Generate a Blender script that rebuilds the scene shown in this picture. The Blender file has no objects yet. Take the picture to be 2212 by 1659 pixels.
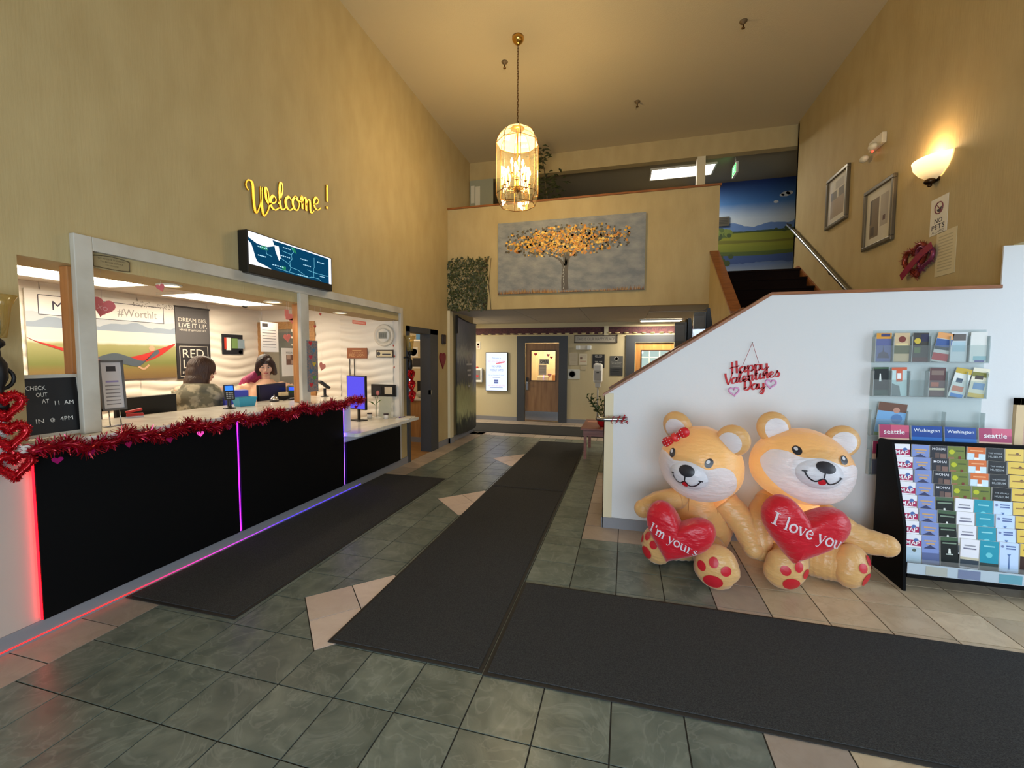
import bpy, bmesh, math, random
from mathutils import Matrix, Vector
from mathutils.bvhtree import BVHTree
random.seed(7)
SC = bpy.context.scene
COL = SC.collection

# ------------------------------------------------------------------ camera
FPX = 920.317
YAW, PITCH, ROLL = -0.259784, -0.059957, 0.0043935
def make_camera():
    cy, sy = math.cos(YAW), math.sin(YAW)
    f = Vector((sy, cy, 0)); r = Vector((cy, -sy, 0)); u = Vector((0, 0, 1))
    f2 = f*math.cos(PITCH)+u*math.sin(PITCH); u2 = u*math.cos(PITCH)-f*math.sin(PITCH)
    r3 = r*math.cos(ROLL)+u2*math.sin(ROLL); u3 = u2*math.cos(ROLL)-r*math.sin(ROLL)
    cam = bpy.data.cameras.new('camera'); cam.sensor_width = 36; cam.sensor_fit = 'HORIZONTAL'
    cam.lens = FPX/2212*36; cam.clip_start = 0.05; cam.clip_end = 100
    o = bpy.data.objects.new('camera', cam); COL.objects.link(o)
    m = Matrix((r3, u3, -f2)).transposed().to_4x4(); m.translation = (0, 0, 1.6)
    o.matrix_world = m; SC.camera = o
make_camera()

# ------------------------------------------------------------------ view, world, large lights
vs = SC.view_settings
vs.view_transform = 'Standard'; vs.look = 'None'; vs.gamma = 1; vs.use_curve_mapping = False
vs.exposure = 0.35
w = bpy.data.worlds.new('world'); SC.world = w; w.use_nodes = True
nt = w.node_tree; nt.nodes.clear()
sky = nt.nodes.new('ShaderNodeTexSky'); sky.sky_type = 'HOSEK_WILKIE'; sky.turbidity = 6; sky.sun_direction = (0.2, -0.5, 0.6)
bg = nt.nodes.new('ShaderNodeBackground'); bg.inputs[1].default_value = 0.6
wo = nt.nodes.new('ShaderNodeOutputWorld')
nt.links.new(sky.outputs[0], bg.inputs[0]); nt.links.new(bg.outputs[0], wo.inputs[0])

def area(name, loc, direction, sx, sy, power, color):
    l = bpy.data.lights.new(name, 'AREA'); l.shape = 'RECTANGLE'; l.size = sx; l.size_y = sy
    l.energy = power; l.color = color
    o = bpy.data.objects.new(name, l); COL.objects.link(o); o.location = loc
    o.rotation_euler = Vector(direction).to_track_quat('-Z', 'Z').to_euler()
    return o
def point(name, loc, power, color, r=0.03):
    l = bpy.data.lights.new(name, 'POINT'); l.energy = power; l.color = color; l.shadow_soft_size = r
    o = bpy.data.objects.new(name, l); COL.objects.link(o); o.location = loc
    return o
DAY = (0.72, 0.86, 1.0)
# daylight in the glazed front wall behind the camera, and in the entrance door at the right
area('window_daylight', (0.45, -2.52, 1.35), (0, 1, 0), 4.0, 2.3, 215, DAY)
area('entrance_daylight', (4.55, 2.3, 1.15), (-1, 0, 0), 2.6, 2.0, 65, DAY)

# ------------------------------------------------------------------ materials
def lin(c):
    return tuple((x/12.92 if x <= 0.04045 else ((x+0.055)/1.055)**2.4) for x in (v/255 for v in c[:3]))+(1,)
MATS = {}
def mat(name, col, rough=0.6, metal=0.0, spec=0.5, noise=None, bump=None, emit=None, estr=0.0, alpha=None, trans=0.0, coat=0.0, sheen=0.0):
    if name in MATS: return MATS[name]
    m = bpy.data.materials.new(name); m.use_nodes = True
    t = m.node_tree; b = t.nodes['Principled BSDF']
    b.inputs['Base Color'].default_value = lin(col); b.inputs['Roughness'].default_value = rough
    b.inputs['Metallic'].default_value = metal; b.inputs['Specular IOR Level'].default_value = spec
    if coat: b.inputs['Coat Weight'].default_value = coat; b.inputs['Coat Roughness'].default_value = 0.1
    if sheen: b.inputs['Sheen Weight'].default_value = sheen
    if emit: b.inputs['Emission Color'].default_value = lin(emit); b.inputs['Emission Strength'].default_value = estr
    if noise:   # (second colour, scale(x,y,z), detail, contrast low, high)
        c2, sc, det, lo, hi = noise
        tc = t.nodes.new('ShaderNodeTexCoord'); mp = t.nodes.new('ShaderNodeMapping'); mp.inputs['Scale'].default_value = sc
        nz = t.nodes.new('ShaderNodeTexNoise'); nz.inputs['Scale'].default_value = 1; nz.inputs['Detail'].default_value = det
        rp = t.nodes.new('ShaderNodeValToRGB')
        rp.color_ramp.elements[0].position = lo; rp.color_ramp.elements[1].position = hi
        rp.color_ramp.elements[0].color = lin(col); rp.color_ramp.elements[1].color = lin(c2)
        t.links.new(tc.outputs['Object'], mp.inputs[0]); t.links.new(mp.outputs[0], nz.inputs[0])
        t.links.new(nz.outputs[0], rp.inputs[0]); t.links.new(rp.outputs[0], b.inputs['Base Color'])
    if bump:    # (scale, strength)
        tc = t.nodes.new('ShaderNodeTexCoord'); mp = t.nodes.new('ShaderNodeMapping')
        s = bump[0]; mp.inputs['Scale'].default_value = s if isinstance(s, tuple) else (s, s, s)
        nz = t.nodes.new('ShaderNodeTexNoise'); nz.inputs['Scale'].default_value = 1; nz.inputs['Detail'].default_value = 4
        bp = t.nodes.new('ShaderNodeBump'); bp.inputs['Strength'].default_value = bump[1]; bp.inputs['Distance'].default_value = 0.02
        t.links.new(tc.outputs['Object'], mp.inputs[0]); t.links.new(mp.outputs[0], nz.inputs[0])
        t.links.new(nz.outputs[0], bp.inputs['Height']); t.links.new(bp.outputs[0], b.inputs['Normal'])
    MATS[name] = m
    return m
def glassy(name, tint=(255, 255, 255), refl=0.08, rough=0.02, haze=0.0, hcol=(255, 255, 255)):
    if name in MATS: return MATS[name]
    m = bpy.data.materials.new(name); m.use_nodes = True; t = m.node_tree; t.nodes.clear()
    tr = t.nodes.new('ShaderNodeBsdfTransparent'); tr.inputs[0].default_value = lin(tint)
    gl = t.nodes.new('ShaderNodeBsdfGlossy'); gl.inputs['Roughness'].default_value = rough
    mx = t.nodes.new('ShaderNodeMixShader'); mx.inputs[0].default_value = refl
    out = t.nodes.new('ShaderNodeOutputMaterial')
    t.links.new(tr.outputs[0], mx.inputs[1]); t.links.new(gl.outputs[0], mx.inputs[2]); last = mx
    if haze:
        df = t.nodes.new('ShaderNodeBsdfDiffuse'); df.inputs[0].default_value = lin(hcol)
        m2 = t.nodes.new('ShaderNodeMixShader'); m2.inputs[0].default_value = haze
        t.links.new(mx.outputs[0], m2.inputs[1]); t.links.new(df.outputs[0], m2.inputs[2]); last = m2
    t.links.new(last.outputs[0], out.inputs[0]); MATS[name] = m
    return m
def glow(name, col, strength):
    if name in MATS: return MATS[name]
    m = bpy.data.materials.new(name); m.use_nodes = True; t = m.node_tree; t.nodes.clear()
    e = t.nodes.new('ShaderNodeEmission'); e.inputs[0].default_value = lin(col); e.inputs[1].default_value = strength
    o = t.nodes.new('ShaderNodeOutputMaterial'); t.links.new(e.outputs[0], o.inputs[0]); MATS[name] = m
    return m
def P(r, g, b, rough=0.55): return mat('paint_%d_%d_%d_%d' % (r, g, b, int(rough*100)), (r, g, b), rough)

# ------------------------------------------------------------------ mesh builder
TXT = {}
def text2d(s, size, bold=0.0):
    k = (s, bold)
    if k not in TXT:
        cu = bpy.data.curves.new('lettering', 'FONT'); cu.body = s; cu.size = 1; cu.align_x = 'CENTER'; cu.align_y = 'CENTER'
        cu.resolution_u = 2; cu.offset = bold
        o = bpy.data.objects.new('lettering', cu); COL.objects.link(o)
        dg = bpy.context.evaluated_depsgraph_get(); me = o.evaluated_get(dg).to_mesh()
        TXT[k] = ([(v.co.x, v.co.y) for v in me.vertices], [tuple(p.vertices) for p in me.polygons])
        o.evaluated_get(dg).to_mesh_clear(); bpy.data.objects.remove(o); bpy.data.curves.remove(cu)
    V, F = TXT[k]
    return [(x*size, y*size) for x, y in V], F
class MB:
    def __init__(s, m=None): s.v = []; s.f = []; s.fm = []; s.mats = []; s.M = Matrix(); s.cur = 0; s.sm = []; s.smooth = False; (m and s.m(m))
    def m(s, material):
        if material not in s.mats: s.mats.append(material)
        s.cur = s.mats.index(material); return s
    def at(s, M): s.M = M; return s
    def add(s, V, F, smooth=None):
        b = len(s.v); s.v += [s.M @ Vector(p) for p in V]
        for f in F: s.f.append(tuple(b+i for i in f)); s.fm.append(s.cur); s.sm.append(s.smooth if smooth is None else smooth)
        return s
    def box(s, x0, x1, y0, y1, z0, z1, bev=0):
        x0, x1 = min(x0, x1), max(x0, x1); y0, y1 = min(y0, y1), max(y0, y1); z0, z1 = min(z0, z1), max(z0, z1)
        if bev <= 0:
            V = [(x, y, z) for x in (x0, x1) for y in (y0, y1) for z in (z0, z1)]
            return s.add(V, [(0, 1, 3, 2), (4, 6, 7, 5), (0, 4, 5, 1), (2, 3, 7, 6), (0, 2, 6, 4), (1, 5, 7, 3)], False)
        bm = bmesh.new(); bmesh.ops.create_cube(bm, size=1)
        for v in bm.verts: v.co = Vector(((x0+x1)/2+v.co.x*(x1-x0), (y0+y1)/2+v.co.y*(y1-y0), (z0+z1)/2+v.co.z*(z1-z0)))
        bmesh.ops.bevel(bm, geom=bm.edges[:], offset=bev, segments=2, affect='EDGES', profile=0.5)
        bm.verts.index_update(); V = [v.co.copy() for v in bm.verts]; F = [tuple(v.index for v in f.verts) for f in bm.faces]; bm.free()
        return s.add(V, F, False)
    def quad(s, x0, x1, y0, y1, z=0.0): return s.add([(x0, y0, z), (x1, y0, z), (x1, y1, z), (x0, y1, z)], [(0, 1, 2, 3)], False)
    def prism(s, pts, z0, z1, holes=False):
        n = len(pts); V = [(x, y, z0) for x, y in pts]+[(x, y, z1) for x, y in pts]
        F = [tuple(range(n-1, -1, -1)), tuple(range(n, 2*n))]+[(i, (i+1) % n, n+(i+1) % n, n+i) for i in range(n)]
        return s.add(V, F, False)
    def flat(s, pts, z=0.0): return s.add([(x, y, z) for x, y in pts], [tuple(range(len(pts)))], False)
    def tube(s, path, r, n=8, cap=True, closed=False):
        path = [Vector(p) for p in path]; k = len(path); V = []; F = []
        up = None
        for i, p in enumerate(path):
            a = path[(i-1) % k] if (closed or i > 0) else p; b = path[(i+1) % k] if (closed or i < k-1) else p
            t = (b-a).normalized()
            if up is None: up = Vector((0, 0, 1)) if abs(t.z) < .9 else Vector((1, 0, 0))
            x = up.cross(t)
            if x.length < 1e-4: x = Vector((1, 0, 0)).cross(t)
            x.normalize(); y = t.cross(x).normalized(); up = y
            rr = r[i] if isinstance(r, (list, tuple)) else r
            V += [p+(x*math.cos(q)+y*math.sin(q))*rr for q in (2*math.pi*j/n for j in range(n))]
        for i in range(k if closed else k-1):
            i2 = (i+1) % k
            F += [(i*n+j, i*n+(j+1) % n, i2*n+(j+1) % n, i2*n+j) for j in range(n)]
        s.add(V, F, True)
        if cap and not closed:
            b = len(s.v)-len(V)
            for fc in (tuple(b+j for j in range(n-1, -1, -1)), tuple(b+(k-1)*n+j for j in range(n))):
                s.f.append(fc); s.fm.append(s.cur); s.sm.append(False)
        return s
    def lathe(s, prof, n=20, c=(0, 0, 0), smooth=True):
        V = []; F = []
        for r, z in prof: V += [(c[0]+r*math.cos(2*math.pi*j/n), c[1]+r*math.sin(2*math.pi*j/n), c[2]+z) for j in range(n)]
        for i in range(len(prof)-1): F += [(i*n+j, i*n+(j+1) % n, (i+1)*n+(j+1) % n, (i+1)*n+j) for j in range(n)]
        if prof[0][0] > 1e-6: F.append(tuple(range(n-1, -1, -1)))
        if prof[-1][0] > 1e-6: F.append(tuple((len(prof)-1)*n+j for j in range(n)))
        return s.add(V, F, smooth)
    def ball(s, c, r, nu=20, nv=12, fn=None):
        rx, ry, rz = r if isinstance(r, tuple) else (r, r, r); V = []; F = []
        for i in range(nv+1):
            th = math.pi*i/nv
            for j in range(nu):
                ph = 2*math.pi*j/nu; d = Vector((math.sin(th)*math.cos(ph), math.sin(th)*math.sin(ph), math.cos(th)))
                p = Vector((d.x*rx, d.y*ry, d.z*rz))
                if fn: p = fn(d, p)
                V.append(p+Vector(c))
        for i in range(nv): F += [(i*nu+j, (i+1)*nu+j, (i+1)*nu+(j+1) % nu, i*nu+(j+1) % nu) for j in range(nu)]
        return s.add(V, F, True)
    def text(s, t, cx, cy, size, z=0.001, w=None, h=None, bold=0.0, shear=0.0):
        V, F = text2d(t, size, bold)
        if not V: return s
        xs = [p[0] for p in V]; ys = [p[1] for p in V]; mx = (min(xs)+max(xs))/2; my = (min(ys)+max(ys))/2
        sx = w/(max(xs)-min(xs)) if w else 1; sy = h/(max(ys)-min(ys)) if h else (sx if w else 1)
        return s.add([(cx+(x-mx)*sx+shear*(y-my)*sy, cy+(y-my)*sy, z) for x, y in V], F, False)
    def ribbon(s, path, wmin, wmax, z0, z1, steps=6):
        pts = catmull(path, steps); L = []; R = []
        for i, p in enumerate(pts):
            a = pts[max(0, i-1)]; b = pts[min(len(pts)-1, i+1)]; t = (b-a); t = t.normalized() if t.length > 1e-6 else Vector((1, 0))
            w_ = wmin+(wmax-wmin)*min(1, max(0, -t.y)*1.25) if wmax != wmin else wmin
            nn = Vector((-t.y, t.x))*w_/2; L.append(p+nn); R.append(p-nn)
        n = len(pts)
        V = [(q.x, q.y, z0) for q in L]+[(q.x, q.y, z0) for q in R]+[(q.x, q.y, z1) for q in L]+[(q.x, q.y, z1) for q in R]
        F = []
        for i in range(n-1):
            F += [(2*n+i, 3*n+i, 3*n+i+1, 2*n+i+1), (i, i+1, n+i+1, n+i), (i, 2*n+i, 2*n+i+1, i+1), (n+i, n+i+1, 3*n+i+1, 3*n+i)]
        F += [(0, n, 3*n, 2*n), (n-1, 3*n-1, 4*n-1, 2*n-1)]
        return s.add(V, F, False)
    def mesh(s, name):
        me = bpy.data.meshes.new(name); me.from_pydata([tuple(v) for v in s.v], [], s.f)
        for m in s.mats: me.materials.append(m)
        me.polygons.foreach_set('material_index', s.fm); me.polygons.foreach_set('use_smooth', s.sm); me.update()
        return me
    def obj(s, name, M=None, parent=None):
        o = bpy.data.objects.new(name, s.mesh(name)); COL.objects.link(o)
        if parent is not None: o.parent = parent
        if M is not None: (setattr(o, 'matrix_local', M) if parent is not None else setattr(o, 'matrix_world', M))
        return o
def catmull(path, steps):
    p = [Vector(q) for q in path]
    if len(p) == 2 or steps < 2: return p
    out = []
    for i in range(len(p)-1):
        a = p[max(0, i-1)]; b = p[i]; c = p[i+1]; d = p[min(len(p)-1, i+2)]
        for k in range(steps):
            t = k/steps; out.append(0.5*((2*b)+(c-a)*t+(2*a-5*b+4*c-d)*t*t+(3*b-a-3*c+d)*t**3))
    out.append(p[-1]); return out
def T(x=0, y=0, z=0): return Matrix.Translation((x, y, z))
def RX(a): return Matrix.Rotation(math.radians(a), 4, 'X')
def RY(a): return Matrix.Rotation(math.radians(a), 4, 'Y')
def RZ(a): return Matrix.Rotation(math.radians(a), 4, 'Z')
def frame(o, u, v):
    u = Vector(u).normalized(); v = Vector(v).normalized(); n = u.cross(v)
    m = Matrix((u, v, n)).transposed().to_4x4(); m.translation = o; return m
def onL(y, z, off=0.0, x=-3.2): return frame((x+off, y, z), (0, 1, 0), (0, 0, 1))      # on a wall facing +X
def onR(y, z, off=0.0, x=2.77): return frame((x-off, y, z), (0, -1, 0), (0, 0, 1))     # on a wall facing -X
def onB(x, z, y, off=0.0): return frame((x, y-off, z), (1, 0, 0), (0, 0, 1))           # on a wall facing -Y

def tag(o, label, cat, group=None):
    o['label'] = label; o['category'] = cat
    if group: o['group'] = group
    return o
def thing(name, label, cat, M=None, group=None):
    o = bpy.data.objects.new(name, None); COL.objects.link(o); o.empty_display_size = 0.05
    if M is not None: o.matrix_world = M
    return tag(o, label, cat, group)
def solo(name, label, cat, mb, M=None, group=None): return tag(mb.obj(name, M), label, cat, group)
def struct(name, mb, M=None):
    o = mb.obj(name, M); o['kind'] = 'structure'; return o
def heart_pts(s=1.0, n=40, depth=1.0):
    out = []
    for i in range(n):
        t = 2*math.pi*i/n
        out.append((s*16*math.sin(t)**3/34, s*(13*math.cos(t)-5*math.cos(2*t)-2*math.cos(3*t)-math.cos(4*t)+2.5)/34))
    return out
# ------------------------------------------------------------------ shared materials
WALL = mat('wallpaper_tan', (184, 163, 115), 0.75, noise=((176, 154, 106), (5, 5, 2.2), 3, .35, .7), bump=((60, 60, 6), .12))
CEILM = mat('ceiling_paint', (196, 178, 140), 0.8, bump=(90, .15))
WHITE = mat('white_wall_paint', (212, 212, 211), 0.6, bump=(50, .04))
CREAM = mat('cream_paint', (214, 200, 165), 0.6)
BASE = mat('grey_vinyl_baseboard', (128, 128, 132), 0.45)
DARKT = mat('charcoal_trim', (58, 60, 64), 0.5)
WOODC = mat('stained_wood_cap', (150, 92, 46), 0.4, noise=((118, 66, 30), (6, 6, 50), 4, .35, .7))
OAK = mat('oak_veneer', (176, 130, 78), 0.45, noise=((150, 104, 58), (30, 30, 2.0), 4, .35, .7))
WASH = mat('whitewashed_pine', (196, 190, 176), 0.6, noise=((172, 162, 144), (25, 3, 3), 4, .4, .7))
PINE = mat('pine_post', (186, 128, 72), 0.5, noise=((150, 92, 46), (22, 22, 1.5), 4, .4, .7))
BLACKP = mat('black_panel', (5, 5, 6), 0.6, spec=.12)
BLACK = mat('black_plastic', (16, 16, 17), 0.4)
QUARTZ = mat('white_quartz', (226, 222, 212), 0.2, noise=((206, 200, 188), (6, 6, 6), 5, .45, .75))
STEEL = mat('brushed_steel', (176, 178, 182), 0.25, 1.0)
BRASS = mat('polished_brass', (212, 164, 82), 0.22, 1.0)
GOLD = mat('gold_mirror', (206, 160, 66), 0.32, 1.0)
RUBBER = mat('dark_mat_pile', (74, 74, 73), 0.95, spec=.1, noise=((52, 52, 52), (160, 160, 160), 2, .3, .7), bump=(260, .6))
RUBEDGE = mat('mat_rubber_edge', (34, 31, 27), 0.7)
CLEAR = glassy('clear_glass'); ACRYL = glassy('clear_acrylic', (248, 252, 252), .06, .05, .05)
PAPER = P(232, 230, 224)

def tile_mat(name, c1, c2, c3, rough):
    m = bpy.data.materials.new(name); m.use_nodes = True; t = m.node_tree; b = t.nodes['Principled BSDF']
    g = t.nodes.new('ShaderNodeNewGeometry'); oi = t.nodes.new('ShaderNodeObjectInfo')
    ad = t.nodes.new('ShaderNodeVectorMath'); ad.operation = 'MULTIPLY_ADD'; ad.inputs[1].default_value = (1, 1, 1)
    sc = t.nodes.new('ShaderNodeVectorMath'); sc.operation = 'SCALE'; sc.inputs['Scale'].default_value = 40
    t.links.new(oi.outputs['Random'], sc.inputs[0])
    t.links.new(g.outputs['Position'], ad.inputs[0]); t.links.new(sc.outputs[0], ad.inputs[2])
    n1 = t.nodes.new('ShaderNodeTexNoise'); n1.inputs['Scale'].default_value = 6; n1.inputs['Detail'].default_value = 6; n1.inputs['Distortion'].default_value = 1.2
    n2 = t.nodes.new('ShaderNodeTexNoise'); n2.inputs['Scale'].default_value = 3.2; n2.inputs['Detail'].default_value = 3; n2.inputs['Distortion'].default_value = 2.5
    for n in (n1, n2): t.links.new(ad.outputs[0], n.inputs[0])
    r1 = t.nodes.new('ShaderNodeValToRGB'); r1.color_ramp.elements[0].color = lin(c1); r1.color_ramp.elements[1].color = lin(c2)
    r1.color_ramp.elements[0].position = .35; r1.color_ramp.elements[1].position = .68
    r2 = t.nodes.new('ShaderNodeValToRGB'); e = r2.color_ramp.elements   # thin pale veins
    e[0].position = .47; e[0].color = (0, 0, 0, 1); e[1].position = .5; e[1].color = (1, 1, 1, 1); x = e.new(.53); x.color = (0, 0, 0, 1)
    t.links.new(n1.outputs[0], r1.inputs[0]); t.links.new(n2.outputs[0], r2.inputs[0])
    mx = t.nodes.new('ShaderNodeMix'); mx.data_type = 'RGBA'; mx.inputs[7].default_value = lin(c3)
    mu = t.nodes.new('ShaderNodeMath'); mu.operation = 'MULTIPLY'; mu.inputs[1].default_value = .3
    t.links.new(r2.outputs[0], mu.inputs[0]); t.links.new(mu.outputs[0], mx.inputs[0]); t.links.new(r1.outputs[0], mx.inputs[6])
    hs = t.nodes.new('ShaderNodeHueSaturation'); mr = t.nodes.new('ShaderNodeMapRange'); mr.inputs[3].default_value = .88; mr.inputs[4].default_value = 1.12
    t.links.new(oi.outputs['Random'], mr.inputs[0]); t.links.new(mr.outputs[0], hs.inputs['Value']); t.links.new(mx.outputs[2], hs.inputs['Color'])
    t.links.new(hs.outputs[0], b.inputs['Base Color']); b.inputs['Roughness'].default_value = rough
    bp = t.nodes.new('ShaderNodeBump'); bp.inputs['Strength'].default_value = .25; bp.inputs['Distance'].default_value = .01
    t.links.new(n1.outputs[0], bp.inputs['Height']); t.links.new(bp.outputs[0], b.inputs['Normal'])
    return m
GREEN = tile_mat('green_slate_tile', (88, 98, 90), (116, 124, 113), (146, 153, 143), .33)
BEIGE = tile_mat('beige_tile', (190, 170, 140), (206, 188, 158), (172, 148, 116), .38)
GREIGE = tile_mat('border_tile', (160, 146, 132), (170, 156, 142), (150, 136, 122), .42)
PINKT = tile_mat('pale_pink_tile', (206, 186, 172), (214, 196, 182), (200, 180, 166), .36)
GROUT = mat('dark_grout', (52, 49, 43), 0.9)

# ------------------------------------------------------------------ floor
mb = MB(GROUT); mb.box(-6.2, 4.8, -2.7, 10.8, -0.12, -0.004)
floor = struct('floor', mb)
def clip(poly, a, b, c):     # keep a*x+b*y <= c
    out = []
    for i in range(len(poly)):
        p, q = poly[i], poly[(i+1) % len(poly)]; dp = a*p[0]+b*p[1]-c; dq = a*q[0]+b*q[1]-c
        if dp <= 0: out.append(p)
        if (dp < 0 < dq) or (dq < 0 < dp):
            t = dp/(dp-dq); out.append((p[0]+(q[0]-p[0])*t, p[1]+(q[1]-p[1])*t))
    return out
DIA = [(-1.617, 2.312), (-1.617, 4.4), (-1.617, 6.46)]; DR = 0.425
MATS_XY = [(-3.18, -2.275, 1.99, 5.15), (-1.59, -0.675, 1.965, 8.05), (-0.67, 3.4, 1.955, 2.88), (-5.2, 0.9, 8.75, 9.95)]
def hidden(x0, x1, y0, y1): return any(x0 > a+.02 and x1 < b-.02 and y0 > c+.02 and y1 < d-.02 for a, b, c, d in MATS_XY)
GAP = .007
TILES = {}
def tile(name, x0, x1, y0, y1, m, ytop=0.0):
    if x1-x0 < .02 or y1-y0 < .02 or hidden(x0, x1, y0, y1): return
    x0 += GAP/2; x1 -= GAP/2; y0 += GAP/2; y1 -= GAP/2; cx, cy = (x0+x1)/2, (y0+y1)/2
    pieces = [[(x0-cx, y0-cy), (x1-cx, y0-cy), (x1-cx, y1-cy), (x0-cx, y1-cy)]]; cut = False
    for dx, dy in DIA:
        nx, ny = dx-cx, dy-cy; R = DR+.004
        if abs(nx) > DR+.4 or abs(ny) > DR+.4: continue
        hp = [(1, 1, nx+ny+R), (1, -1, nx-ny+R), (-1, 1, -nx+ny+R), (-1, -1, -nx-ny+R)]; new = []
        for pc in pieces:
            ins = pc
            for a, b, c in hp:
                out = clip(ins, -a, -b, -c)
                if len(out) > 2: new.append(out)
                ins = clip(ins, a, b, c)
                if len(ins) < 3: break
            else: cut = True
            if len(ins) > 2: cut = True
        pieces = new if cut else pieces
        if cut: break
    if cut and not pieces: return
    key = (name, round(x1-x0, 3), round(y1-y0, 3))
    if not cut and key in TILES: me = TILES[key]
    else:
        q = MB(m)
        for pc in pieces: q.prism(pc, -.008, 0.0)
        me = q.mesh(name)
        if not cut: TILES[key] = me
    o = bpy.data.objects.new(name, me); COL.objects.link(o); o.parent = floor; o.location = (cx, cy, ytop)
GX = [-1.615+.3165*k for k in range(-4, 17)]; GY = [1.315+.322*k for k in range(-4, 23)]
for i in range(len(GX)-1):
    for j in range(len(GY)-1):
        x0, x1, y0, y1 = GX[i], GX[i+1], GY[j], GY[j+1]
        if x1 < .62:
            if y0 < 3.75: tile('green_floor_tile', x0, x1, y0, min(y1, 3.75), GREEN)
            if y1 > 3.75 and y0 < 8.4:
                if x1 < -.33: tile('green_floor_tile', x0, x1, max(y0, 3.75), min(y1, 8.4), GREEN)
                elif y1 > 6.06 : tile('green_floor_tile', x0, x1, max(y0, 6.05), min(y1, 8.4), GREEN)
        elif y0 < 4.0 and x0 < 2.9:
            tile('border_floor_tile' if x1 < .93 else 'beige_floor_tile', x0, x1, y0, min(y1, 4.066), GREIGE if x1 < .93 else BEIGE)
for j in range(-4, 23):
    tile('border_floor_tile', -3.2, GX[0], 1.44+.318*j, 1.44+.318*(j+1), GREIGE)
for k in range(8, 11): tile('border_floor_tile', GX[k], GX[k+1], 3.75, 4.066, GREIGE)
for j in range(6): tile('border_floor_tile', GX[8], -.182, 4.07+.33*j, 4.07+.33*(j+1), GREIGE)
for k in range(16):
    x0 = -4.0+.3165*k
    tile('border_floor_tile', x0, x0+.3165, 8.4, 8.73, GREIGE); tile('border_floor_tile', x0, x0+.3165, 9.9, 10.23, GREIGE); tile('border_floor_tile', x0, x0+.3165, 10.23, 10.55, GREIGE)
for dx, dy in DIA:       # each diamond is four pale tiles turned by 45 degrees
    for a in range(4):
        h = DR/math.sqrt(2)-GAP/2; q = MB(PINKT); q.box(GAP/2, h, GAP/2, h, -.008, .0)
        if a == 0: me0 = q.mesh('pink_floor_tile')
        o = bpy.data.objects.new('pink_floor_tile', me0); COL.objects.link(o); o.parent = floor
        o.matrix_local = T(dx, dy, 0) @ RZ(45+90*a)

# floor mats
def floor_mat(label, x0, x1, y0, y1, seams=()):
    t = thing('floor_mat', label, 'floor mat', T((x0+x1)/2, (y0+y1)/2, 0), 'dark floor mats'); w_, d_ = (x1-x0)/2, (y1-y0)/2
    q = MB(RUBEDGE); q.prism([(-w_, -d_), (w_, -d_), (w_, d_), (-w_, d_)], 0.0005, .006); q.obj('rubber_edge', parent=t)
    q = MB(RUBBER); e = .022
    q.prism([(-w_+e, -d_+e), (w_-e, -d_+e), (w_-e, d_-e), (-w_+e, d_-e)], .006, .011); q.obj('pile', parent=t)
floor_mat('dark grey floor mat lying along the front of the reception counter', -3.18, -2.275, 1.99, 5.15)
floor_mat('dark grey runner mat in the middle of the floor, nearer the camera', -1.59, -.675, 1.965, 5.0)
floor_mat('dark grey runner mat reaching back towards the hallway beside the pink table', -1.59, -.675, 5.01, 8.05)
floor_mat('wide dark grey mat running to the right in front of the two bears', -.668, 3.4, 1.955, 2.88)
floor_mat('dark mat lying across the hallway in front of the back wall door', -5.2, .9, 8.75, 9.95)

# ------------------------------------------------------------------ walls
q = MB(WALL)
q.box(-3.36, -3.2, -2.6, 1.576, 0, 5.63)                        # left wall, near part
q.box(-3.36, -3.2, 1.576, 5.66, 2.15, 5.63)                     # over the counter opening
q.box(-3.56, -3.36, 1.2, 5.75, 2.15, 2.5)                       # dropped head of the opening
q.box(-3.36, -3.2, 5.66, 5.86, 2.15, 5.63); q.box(-3.225, -3.2, 5.66, 5.86, 0, 2.15); q.box(-3.36, -3.225, 5.74, 5.86, 0, 2.15); q.box(-3.36, -3.2, 5.86, 6.83, 2.05, 5.63)
q.box(-3.36, -3.2, 6.83, 7.4, 0, 5.63); q.box(-3.36, -3.2, 7.4, 8.72, 0, 2.478); q.box(-3.36, -3.2, 7.4, 8.56, 2.6, 5.63)
wall_left = struct('wall_left', q)
q = MB(CREAM); q.box(-3.2, -3.15, 7.36, 7.52, 0, 2.475); q.obj('corner_post', parent=wall_left)
q = MB(BASE)
for a, b in ((-2.6, 5.84), (6.9, 7.36), (7.52, 8.72)): q.box(-3.2, -3.185, a, b, 0, .1)
q.box(-3.2, -3.135, 7.36, 7.52, 0, .1)
struct('baseboard_left', q)

q = MB(WALL); q.box(2.77, 2.92, -2.6, 4.07, 2.46, 5.63); q.box(2.77, 2.92, 4.07, 8.5, 0, 5.63); struct('wall_right', q)
q = MB(WHITE); q.box(2.712, 4.7, 4.067, 4.187, 0, 2.12); q.box(2.712, 4.7, 4.067, 4.078, 2.12, 2.455); q.box(2.75, 2.92, -2.6, -.2, 0, 2.46); struct('wall_entrance', q)
q = MB(WHITE); q.box(2.92, 4.62, -.2, 4.2, 2.46, 2.55); q.box(2.92, 4.7, -.2, -.1, 0, 2.46); struct('wall_vestibule', q)
q = MB(CEILM); q.box(-3.36, 2.92, -2.7, 8.6, 5.63, 5.75); struct('ceiling', q)

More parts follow.
